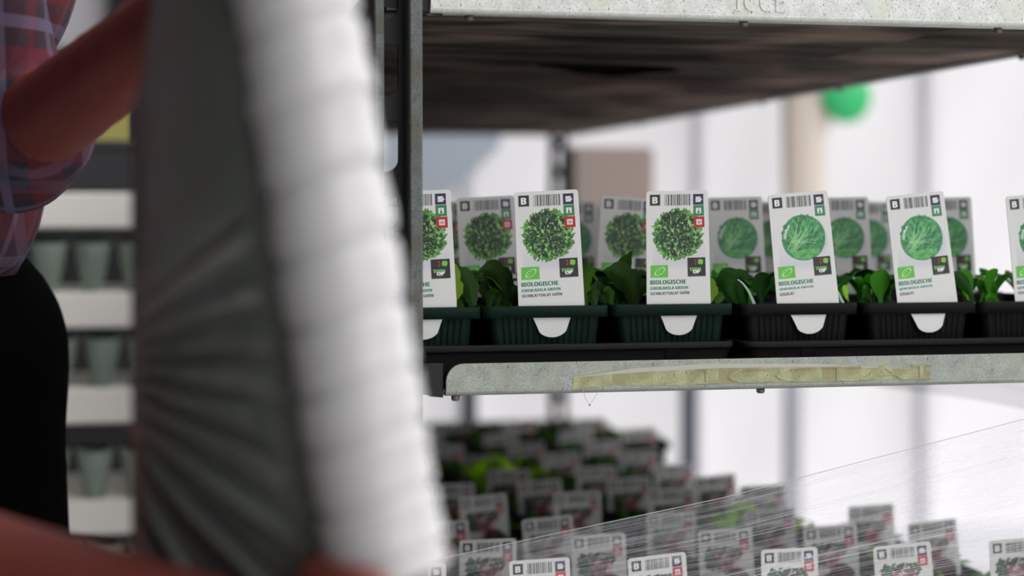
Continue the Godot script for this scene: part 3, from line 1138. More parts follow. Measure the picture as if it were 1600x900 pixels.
# ---------------------------------------------------------------- film
func make_film() -> void:
	var top := Vector3(0.0450, 1.177, -0.7145)
	var low := Vector3(0.0931, 0.8490, -0.6895)
	var axis := (top - low).normalized()
	var len := top.distance_to(low)
	var x := axis.cross(Vector3(0, 0, 1)).normalized()
	var xf := Transform3D(Basis(x, axis, x.cross(axis)), low)
	var t := thing("film_roll", "upright roll of white stretch film held in front of the trolley post", "film roll", low)
	var un := Transform3D(Basis(), -low)
	var wound := Shape.new()
	var pr := [Vector2(0.0122, 0.0)]
	var n := 240
	for i in n + 1:
		var u := float(i) / n
		var y := u * len
		var r := 0.0252 + 0.00035 * sin(y * 260.0) + 0.0004 * sin(y * 97.0 + 1.0)
		for b in [0.008, 0.033, 0.059, 0.082, 0.110, 0.137, 0.166, 0.196, 0.228]:
			if absf(y - b) < 0.0020:
				r -= 0.0020
			elif y > b and y < b + 0.012:
				r += 0.0005
		pr.append(Vector2(r, y))
	pr.append(Vector2(0.0122, len))
	# slightly slanted winding lines
	wound.lathe(pr, 48, un * xf * Transform3D(Basis(Vector3(1, 0.11, 0), Vector3(-0.0, 1, 0), Vector3(0, 0, 1)), Vector3.ZERO))
	obj("wound_film", wound, M.film_white, t)
	var core := Shape.new()
	core.lathe([Vector2(0.009, -0.075), Vector2(0.0118, -0.075), Vector2(0.0118, len + 0.06), Vector2(0.009, len + 0.06)], 20, un * xf)
	obj("cardboard_core", core, M.card, t)
	# gathered film pulled off to the left, its pleats fanning out
	var rows := []
	for j in 111:
		var v := j / 110.0
		var y := lerpf(1.155, 0.800, v)
		var l := Vector3(-0.0105 - 0.002 * v, y, -0.824 + 0.012 * v)
		var f := clampf((y - low.y) / (top.y - low.y), -0.2, 1.05)
		var c := low.lerp(top, f)
		var r := c + Vector3(-0.0225, 0.0, -0.010)
		var row := PackedVector3Array()
		for i in 61:
			var u := i / 60.0
			var p := l.lerp(r, u)
			p.y = lerpf(lerpf(1.050, 1.155, smoothstep(0.0, 0.75, u)), 0.800, v)
			var ang := atan2(p.y - 0.925, p.x + 0.045)
			var amp := 0.0095 * smoothstep(0.0, 0.15, u) * (1.0 - smoothstep(0.66, 0.92, u)) * (1.0 - smoothstep(0.45, 1.05, ang))
			var w := sin(ang * 31.0) * 0.40 + sin(ang * 57.0 + 1.3) * 0.34 + sin(ang * 103.0 + u * 4.0) * 0.30 * smoothstep(0.2, 0.6, u)
			p += Vector3(-0.2, 0, 1).normalized() * (amp * w + 0.010 * sin(PI * u))
			p += Vector3(0, 0, 1) * 0.0025 * sin(u * 9.0 + 0.6) * smoothstep(0.3, 0.9, ang)
			row.append(p - low)
		rows.append(row)
	var sh := Shape.new()
	sh.sheet(rows)
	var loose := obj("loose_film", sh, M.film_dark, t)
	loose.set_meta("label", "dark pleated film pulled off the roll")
	# clear film already drawn across the trolley front, low on the right
	var edge := [Vector3(0.150, 0.752, -1.166), Vector3(0.1955, 0.7557, -1.168), Vector3(0.2648, 0.7674, -1.17), Vector3(0.4035, 0.791, -1.17), Vector3(0.642, 0.8426, -1.17), Vector3(0.80, 0.880, -1.172)]
	var foot := [Vector3(0.150, 0.640, -1.166), Vector3(0.1955, 0.635, -1.168), Vector3(0.2648, 0.630, -1.17), Vector3(0.4035, 0.625, -1.17), Vector3(0.642, 0.640, -1.17), Vector3(0.80, 0.660, -1.172)]
	var pts := []
	for j in 33:
		var row := PackedVector3Array()
		for i in 51:
			var u := i / 50.0 * (edge.size() - 1)
			var k := mini(int(u), edge.size() - 2)
			var a: Vector3 = edge[k].lerp(edge[k + 1], u - k)
			var b: Vector3 = foot[k].lerp(foot[k + 1], u - k)
			var v := j / 32.0
			row.append(a.lerp(b, v) + Vector3(0, 0, 0.0012 * sin(v * 60.0 + i * 0.05) + 0.0006 * sin(v * 143.0)))
		pts.append(row)
	var fs := Shape.new()
	fs.sheet(pts)
	var ft := thing("stretch_film", "clear streaky stretch film drawn across the lower lettuce shelf of the trolley", "stretch film", Vector3.ZERO)
	obj("sheet", fs, M.film_clear, ft)
	# its layers round the open side of the trolley, seen edge on below the middle shelf
	var wrap := []
	for j in 13:
		var row := PackedVector3Array()
		for i in 31:
			var z := lerpf(-1.235, -2.7, i / 30.0)
			row.append(Vector3(0.803 + 0.0015 * sin(i * 0.7 + j * 1.9), lerpf(0.862, 0.806 + 0.006 * sin(i * 0.35), j / 12.0), z))
		wrap.append(row)
	var ws := Shape.new()
	ws.sheet(wrap)
	obj("side_wrap", ws, M.film_wrap, ft)
	var rope := Shape.new()
	var rp := []
	for p in edge:
		rp.append(p + Vector3(0, 0.0003, 0.0008))
	rope.tube(rp, [0.00028], 6)
	obj("rolled_edge", rope, M.thread, ft)


# ---------------------------------------------------------------- hall
func make_hall() -> void:
	var f := Shape.new()
	f.box(Vector3(0.5, -0.05, -0.5), Vector3(8.4, 0.1, 8.4))
	struct("floor", f, M.concrete)
	# back wall: milky sheets between grey bars
	var wall := Shape.new()
	wall.box(Vector3(2.45, 0.06, -4.36), Vector3(4.5, 0.12, 0.08), 0.004)
	wall.box(Vector3(2.45, 3.2, -4.36), Vector3(4.5, 0.12, 0.08), 0.004)
	var back := struct("wall_back", wall, M.bar)
	for k in 8:
		var x := 0.796 + 0.628 * k + (0.02 if k > 1 else 0.0)
		if k == 2:
			x = 2.088
		elif k > 2:
			x = 2.088 + 0.64 * (k - 2)
		if x > 4.6:
			continue
		var bar := Shape.new()
		bar.box(Vector3(x, 1.63, -4.355), Vector3(0.036 if k != 1 else 0.022, 3.1, 0.07), 0.004)
		obj("glazing_bar", bar, M.bar, back)
	var xs := [0.26, 0.796, 1.423, 2.088, 2.728, 3.368, 4.008, 4.65]
	for k in xs.size() - 1:
		var rows := []
		for j in 25:
			var row := PackedVector3Array()
			for i in 13:
				var x := lerpf(xs[k], xs[k + 1], i / 12.0)
				var y := lerpf(0.1, 3.16, j / 24.0)
				row.append(Vector3(x, y, -4.38 + 0.012 * sin(x * 9.0 + y * 5.0 + k) + 0.008 * sin(x * 17.0 - y * 8.0)))
			rows.append(row)
		var s := Shape.new()
		s.sheet(rows)
		obj("pane", s, M.milky, back)
	var dark := Shape.new()
	dark.box(Vector3(-1.475, 1.6, -4.40), Vector3(2.30, 3.2, 0.10), 0.0)
	dark.box(Vector3(0.06, 1.6, -4.40), Vector3(0.34, 3.2, 0.10), 0.0)
	dark.box(Vector3(-0.2175, 0.7, -4.40), Vector3(0.215, 1.4, 0.10), 0.0)
	dark.box(Vector3(-0.2175, 2.6, -4.40), Vector3(0.215, 1.2, 0.10), 0.0)
	var rear := struct("wall_rear", dark, M.dark_wall)
	var small := Shape.new()
	small.box(Vector3(-0.2175, 1.7, -4.40), Vector3(0.215, 0.6, 0.004))
	obj("pane", small, M.milky, rear)
	# left wall, opaque
	var left := Shape.new()
	left.box(Vector3(-2.65, 1.6, -0.5), Vector3(0.10, 3.2, 7.8))
	struct("wall_left", left, M.dark_wall)
	# right wall and the wall behind the camera: milky sheets too
	for side in 2:
		var fr := Shape.new()
		if side == 0:
			fr.box(Vector3(4.66, 0.06, -0.5), Vector3(0.08, 0.12, 7.8), 0.004)
			fr.box(Vector3(4.66, 3.2, -0.5), Vector3(0.08, 0.12, 7.8), 0.004)
		else:
			fr.box(Vector3(1.0, 0.06, 3.4), Vector3(7.3, 0.12, 0.08), 0.004)
			fr.box(Vector3(1.0, 3.2, 3.4), Vector3(7.3, 0.12, 0.08), 0.004)
		var w := struct("wall_right" if side == 0 else "wall_front", fr, M.bar)
		for k in 8:
			var bar := Shape.new()
			var p := Shape.new()
			if side == 0:
				bar.box(Vector3(4.655, 1.63, -4.3 + k * 1.1), Vector3(0.07, 3.1, 0.045), 0.004)
				p.box(Vector3(4.67, 1.63, -3.75 + k * 1.1), Vector3(0.004, 3.1, 1.06))
			else:
				bar.box(Vector3(-2.55 + k * 1.03, 1.63, 3.395), Vector3(0.045, 3.1, 0.07), 0.004)
				p.box(Vector3(-2.03 + k * 1.03, 1.63, 3.41), Vector3(0.99, 3.1, 0.004))
			obj("glazing_bar", bar, M.bar, w)
			if k < 7:
				obj("pane", p, (M.clear if k < 3 else M.milky) if side == 0 else M.dark_wall if k < 3 else M.clear, w)
	# roof: opaque over the left bay, glazed over the rest
	var roof := Shape.new()
	roof.box(Vector3(-1.35, 3.30, -0.5), Vector3(2.7, 0.08, 7.9))
	var ceil := struct("ceiling", roof, M.dark_wall)
	for k in 6:
		var beam := Shape.new()
		beam.box(Vector3(2.33, 3.30, -4.35 + k * 1.55), Vector3(4.7, 0.10, 0.06), 0.004)
		obj("rafter", beam, M.bar, ceil)
	for i in 4:
		for k in 5:
			var g := Shape.new()
			g.box(Vector3(0.55 + i * 1.12, 3.33, -3.575 + k * 1.55), Vector3(1.09, 0.004, 1.49))
			obj("roof_pane", g, M.clear if k > 0 else M.milky, ceil)
	# pillar with a cloth sack and a round green badge
	var pil := Shape.new()
	pil.box(Vector3(1.60, 1.62, -4.1), Vector3(0.04, 3.24, 0.04), 0.005)
	struct("pillar", pil, M.pillar)
	var sack := thing("hanging_sack", "beige cloth sack with a round green badge hanging on the far pillar", "sack", Vector3(1.62, 0.9, -4.03))
	var rings := []
	for j in 12:
		var v := j / 11.0
		var y := 0.12 + v * 0.44
		var cx := -0.025 + 0.055 * smoothstep(0.38, 0.7, v)
		var w := 0.055 + 0.055 * smoothstep(0.38, 0.7, v)
		var ring := PackedVector3Array()
		for i in 24:
			var a := TAU * i / 24
			ring.append(Vector3(cx + cos(a) * w * (1.0 + 0.06 * sin(a * 5.0 + v * 4.0)), y, sin(a) * 0.035))
		rings.append(ring)
	var sk := Shape.new()
	sk.loft(rings)
	obj("cloth", sk, M.sack, sack)
	var badge := Shape.new()
	badge.lathe([Vector2(0.001, -0.006), Vector2(0.063, -0.006), Vector2(0.066, 0.0), Vector2(0.063, 0.006), Vector2(0.001, 0.006)], 32, Transform3D(Basis(Vector3(1, 0, 0), PI / 2), Vector3(0.072, 0.385, 0.043)))
	obj("badge", badge, M.badge, sack)
	# worktable with a carton behind the trolley
	var table := thing("worktable", "grey metal worktable standing behind the trolley in front of the bright wall", "table", Vector3(0.9536, 0, -3.767))
	var tp := Shape.new()
	tp.box(Vector3(0, 0.80, 0), Vector3(0.60, 0.03, 0.5), 0.004)
	obj("table_top", tp, M.pillar, table)
	for x in [-0.26, 0.26]:
		for z in [0.0]:
			var l := Shape.new()
			l.box(Vector3(x, 0.3925, z), Vector3(0.032, 0.785, 0.032), 0.003)
			obj("leg", l, M.blue_steel, table)
	var bar := Shape.new()
	bar.box(Vector3(0, 0.20, 0), Vector3(0.49, 0.03, 0.02), 0.003)
	for fx in [-0.26, 0.26]:
		bar.box(Vector3(fx, 0.015, 0), Vector3(0.04, 0.03, 0.46), 0.003)
	obj("rail", bar, M.blue_steel, table)
	var box := thing("carton", "plain grey brown cardboard carton standing on the worktable", "box", Vector3(0.968, 0.815, -3.6))
	var cb := Shape.new()
	cb.box(Vector3(0, 0.16, 0), Vector3(0.175, 0.32, 0.14), 0.003)
	obj("carton_body", cb, M.card_grey, box)
	var flap := Shape.new()
	flap.box(Vector3(0, 0.3225, 0), Vector3(0.176, 0.004, 0.068), 0.001)
	obj("lid", flap, M.card_grey, box)
	# leaning pale board on the left of the view past the posts
	var board := Shape.new()
	board.prism(PackedVector2Array([Vector2(0.30, 0.74), Vector2(0.56, 0.90), Vector2(0.745, 1.05), Vector2(0.875, 1.165), Vector2(0.875, 2.4), Vector2(0.30, 2.4)]), -4.305, -4.295, 0.002)
	var bo := obj("hanging_tarpaulin", board, M.board)
	tag(bo, "blue grey tarpaulin with a slanting lower edge hanging before the bright back wall", "tarpaulin")


func make_rack() -> void:
	var rack := thing("plant_rack", "shaded plant rack with pale shelf boards behind the worker", "rack", Vector3(-0.12, 0, -2.35))
	for x in [-0.35, 0.21]:
		for z in [-0.16, 0.11]:
			var p := Shape.new()
			p.box(Vector3(x, 0.85, z), Vector3(0.028, 1.7, 0.028), 0.003)
			obj("upright", p, M.steel_dark, rack)
	var tops := [0.38, 0.5005, 0.626, 0.7716, 0.896, 1.0246]
	for k in tops.size():
		var s := Shape.new()
		s.box(Vector3(-0.07, tops[k] - 0.024, -0.02), Vector3(0.54, 0.046, 0.24), 0.004)
		obj("shelf_board", s, M.rack_board, rack)
		if k < 1 or k > 4:
			continue
		for i in 5:
			var px := -0.19 + 0.055 * i + 0.012 * (k % 2)
			if i > 3:
				continue
			var pot := thing("seedling_pot", "pale green plant pot on the plant rack's %s board, %s from the worker's side" % [["", "lowest planted", "lower middle", "upper middle", "top planted"][k], ordinal(i)], "plant pot", Vector3(px, tops[k], -2.27), "pale pots on the rack")
			var c := Shape.new()
			c.lathe([Vector2(0.001, 0.0), Vector2(0.012, 0.0), Vector2(0.0235, 0.060), Vector2(0.0245, 0.062), Vector2(0.0215, 0.061), Vector2(0.0205, 0.052), Vector2(0.001, 0.050)], 20)
			obj("pot", c, M.pot, pot)
			var sd := Shape.new()
			for q in 5:
				var a := TAU * q / 5.0 + i
				var lf := leaf(Vector3(0, 0.052, 0), Vector3(cos(a) * 0.006, 0.066, sin(a) * 0.006), Vector3(cos(a) * 0.02, 0.068, sin(a) * 0.02), 0.006, 0.5, 1, 0.2, 5, 3)
				sd.tris.append_array(lf.tris); sd.uvs.append_array(lf.uvs); sd.cols.append_array(lf.cols); sd.groups.append_array(lf.groups)
			obj("sprout", sd, M.leaf_oakleaf_0, pot)
	# crates on the top board
	var crate := thing("crate", "dark plastic crate on the topmost board of the plant rack", "crate", Vector3(-0.07, 1.0246, -2.36))
	var cs := Shape.new()
	cs.box(Vector3(0, 0.034, 0), Vector3(0.46, 0.066, 0.2), 0.004)
	obj("crate_body", cs, M.crate, crate)
	var band := Shape.new()
	band.box(Vector3(0, 0.060, 0.002), Vector3(0.47, 0.012, 0.202), 0.003)
	obj("crate_rim", band, M.crate, crate)
	var yb := thing("yellow_box", "small yellow box standing on the dark crate", "box", Vector3(-0.055, 1.0916, -2.36))
	var ys := Shape.new()
	ys.box(Vector3(0, 0.035, 0), Vector3(0.05, 0.07, 0.06), 0.003)
	obj("box_body", ys, M.yellow, yb)
	var yl := Shape.new()
	yl.box(Vector3(0, 0.0725, 0), Vector3(0.053, 0.006, 0.063), 0.002)
	obj("lid", yl, M.yellow, yb)


func plaid_image() -> Image:
	var w := 128
	var img := Image.create(w, w, false, Image.FORMAT_RGB8)
	for y in w:
		for x in w:
			var c := Color(0.10, 0.10, 0.16)
			if x % 64 < 26:
				c = c.lerp(Color(0.40, 0.04, 0.08), 0.6)
			if y % 64 < 26:
				c = c.lerp(Color(0.42, 0.05, 0.09), 0.55)
			if x % 64 >= 40 and x % 64 < 48 or y % 64 >= 40 and y % 64 < 50:
				c = c.lerp(Color(0.46, 0.45, 0.56), 0.55)
			img.set_pixel(x, y, c)
	return img


# streaks along u, thinning and thickening along v: white film, clear between
func streak_image(base := 0.07) -> Image:
	var w := 256
	var h := 1024
	var img := Image.create(w, h, false, Image.FORMAT_RGBA8)
	var a := noise(71, 0.16, 4)
	var b := noise(72, 0.012, 3)
	var f := noise(73, 0.33, 2)
	for y in h:
		for x in w:
			var t := a.get_noise_2d(x * 0.05, y) * 0.9 + b.get_noise_2d(x * 0.4, y) * 0.5
			var al := base + 0.30 * smoothstep(0.05, 0.6, t) + 0.28 * smoothstep(0.25, 0.5, f.get_noise_2d(x * 0.03, y))
			al *= smoothstep(0.0, 10.0, y) * (0.55 + 0.45 * smoothstep(60.0, 110.0, x))
			img.set_pixel(x, y, Color(0.86, 0.87, 0.89, clampf(al, 0.02, 0.65)))
	return img


func make_materials() -> void:
	M.green_plastic = mat(Color(0.04, 0.12, 0.09), 0.55, 0.0, 0.22)
	M.black_plastic = mat(Color(0.07, 0.075, 0.072), 0.55, 0.0, 0.22)
	M.tray_plastic = mat(Color(0.045, 0.046, 0.048), 0.6, 0.0, 0.15)
	M.tray_edge = mat(Color(0.12, 0.12, 0.122), 0.55, 0.0, 0.2)
	M.soil = mat(Color(0.10, 0.08, 0.06), 0.95)
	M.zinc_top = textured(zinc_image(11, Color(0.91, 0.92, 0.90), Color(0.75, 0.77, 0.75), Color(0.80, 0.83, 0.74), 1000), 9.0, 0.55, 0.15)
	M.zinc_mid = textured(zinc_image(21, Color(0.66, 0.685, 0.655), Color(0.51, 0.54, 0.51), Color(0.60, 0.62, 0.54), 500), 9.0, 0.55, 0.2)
	M.zinc_dark = mat(Color(0.36, 0.36, 0.35), 0.55, 0.3)
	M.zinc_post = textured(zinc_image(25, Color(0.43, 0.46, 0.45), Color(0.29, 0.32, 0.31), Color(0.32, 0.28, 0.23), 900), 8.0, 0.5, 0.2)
	M.steel_dark = mat(Color(0.12, 0.12, 0.12), 0.6, 0.3)
	M.rivet = mat(Color(0.42, 0.40, 0.36), 0.5, 0.5)
	M.ply = textured(ply_image(), 1.6, 0.9)
	M.ply.metallic_specular = 0.12
	M.residue = textured(zinc_image(61, Color(0.70, 0.71, 0.55), Color(0.55, 0.56, 0.40), Color(0.50, 0.45, 0.30), 700), 12.0, 0.7)
	M.residue_dark = mat(Color(0.50, 0.50, 0.37), 0.8)
	M.residue_pale = mat(Color(0.68, 0.68, 0.64), 0.45)
	for k in ["oakleaf", "iceberg", "beetroot"]:
		var m := mat(Color.WHITE, 0.45)
		m.albedo_texture = ImageTexture.create_from_image(label_image(k))
		m.backlight_enabled = true
		m.backlight = Color(0.56, 0.56, 0.53)
		M["print_" + k] = m
	M.leaf_oakleaf_0 = leaf_mat(Color(0.14, 0.25, 0.08), Color(0.25, 0.45, 0.1))
	M.leaf_oakleaf_1 = leaf_mat(Color(0.22, 0.37, 0.11), Color(0.35, 0.6, 0.14))
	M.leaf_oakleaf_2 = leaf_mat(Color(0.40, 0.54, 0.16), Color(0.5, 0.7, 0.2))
	M.leaf_iceberg_0 = leaf_mat(Color(0.13, 0.29, 0.10), Color(0.3, 0.6, 0.16))
	M.leaf_iceberg_1 = leaf_mat(Color(0.28, 0.56, 0.15), Color(0.55, 0.9, 0.22))
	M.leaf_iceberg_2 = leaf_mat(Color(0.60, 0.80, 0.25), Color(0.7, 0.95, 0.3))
	M.leaf_iceberg_3 = leaf_mat(Color(0.70, 0.82, 0.76), Color(0.5, 0.6, 0.5))
	M.leaf_oakleaf_3 = M.leaf_iceberg_3
	M.leaf_beetroot_0 = leaf_mat(Color(0.22, 0.40, 0.13), Color(0.4, 0.7, 0.15))
	M.leaf_beetroot_1 = leaf_mat(Color(0.36, 0.58, 0.16), Color(0.6, 0.9, 0.2))
	M.crown = crown_shape().mesh()
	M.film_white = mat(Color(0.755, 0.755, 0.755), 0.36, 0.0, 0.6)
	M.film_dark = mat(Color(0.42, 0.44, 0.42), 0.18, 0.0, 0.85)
	M.thread = mat(Color(0.70, 0.70, 0.70), 0.3)
	M.card = mat(Color(0.52, 0.42, 0.32), 0.85)
	var fc := mat(Color.WHITE, 0.4)
	fc.transparency = BaseMaterial3D.TRANSPARENCY_ALPHA
	fc.albedo_texture = ImageTexture.create_from_image(streak_image())
	fc.cull_mode = BaseMaterial3D.CULL_DISABLED
	M.film_clear = fc
	var fw: StandardMaterial3D = fc.duplicate()
	fw.albedo_texture = ImageTexture.create_from_image(streak_image(0.38))
	fw.albedo_color = Color(0.42, 0.44, 0.46, 1.0)
	fw.uv1_scale = Vector3(1, 0.4, 1)
	M.film_wrap = fw
	M.skin = mat(Color(0.44, 0.205, 0.17), 0.55)
	M.plaid = textured(plaid_image(), 9.0, 0.9, 0.0, false)
	M.black_cloth = mat(Color(0.012, 0.014, 0.017), 0.95, 0.0, 0.1)
	M.shoe = mat(Color(0.10, 0.09, 0.08), 0.6)
	M.hair = mat(Color(0.06, 0.045, 0.04), 0.7)
	M.eye = mat(Color(0.8, 0.8, 0.78), 0.3)
	M.concrete = textured(zinc_image(81, Color(0.84, 0.84, 0.83), Color(0.74, 0.74, 0.74), Color(0.78, 0.77, 0.74), 300), 0.7, 0.85)
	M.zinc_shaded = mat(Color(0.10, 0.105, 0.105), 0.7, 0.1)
	M.bar = mat(Color(0.84, 0.84, 0.86), 0.6)
	M.blue_steel = mat(Color(0.25, 0.28, 0.33), 0.5)
	M.dark_wall = mat(Color(0.16, 0.16, 0.16), 0.9)
	M.pillar = mat(Color(0.64, 0.65, 0.68), 0.8)
	M.sack = mat(Color(0.80, 0.76, 0.71), 0.9)
	M.badge = mat(Color(0.16, 0.72, 0.42), 0.5)
	M.card_grey = mat(Color(0.58, 0.53, 0.50), 0.9)
	M.board = mat(Color(0.68, 0.72, 0.76), 0.8)
	M.leaf_lime_1 = leaf_mat(Color(0.74, 0.92, 0.16), Color(0.8, 1.0, 0.15))
	M.leaf_lime_0 = M.leaf_lime_1
	M.rack_board = mat(Color(0.97, 0.96, 0.93), 0.7)
	M.pot = mat(Color(0.60, 0.66, 0.61), 0.5)
	M.crate = mat(Color(0.20, 0.20, 0.21), 0.6)
	M.yellow = mat(Color(0.75, 0.72, 0.40), 0.7)
	var milk := mat(Color(0.76, 0.755, 0.765), 0.7)
	milk.backlight_enabled = true
	milk.backlight = Color(0.71, 0.71, 0.71)
	milk.cull_mode = BaseMaterial3D.CULL_DISABLED
	M.milky = milk
	var clear := mat(Color(1, 1, 1, 0.05), 0.05)
	clear.transparency = BaseMaterial3D.TRANSPARENCY_ALPHA
	M.clear = clear


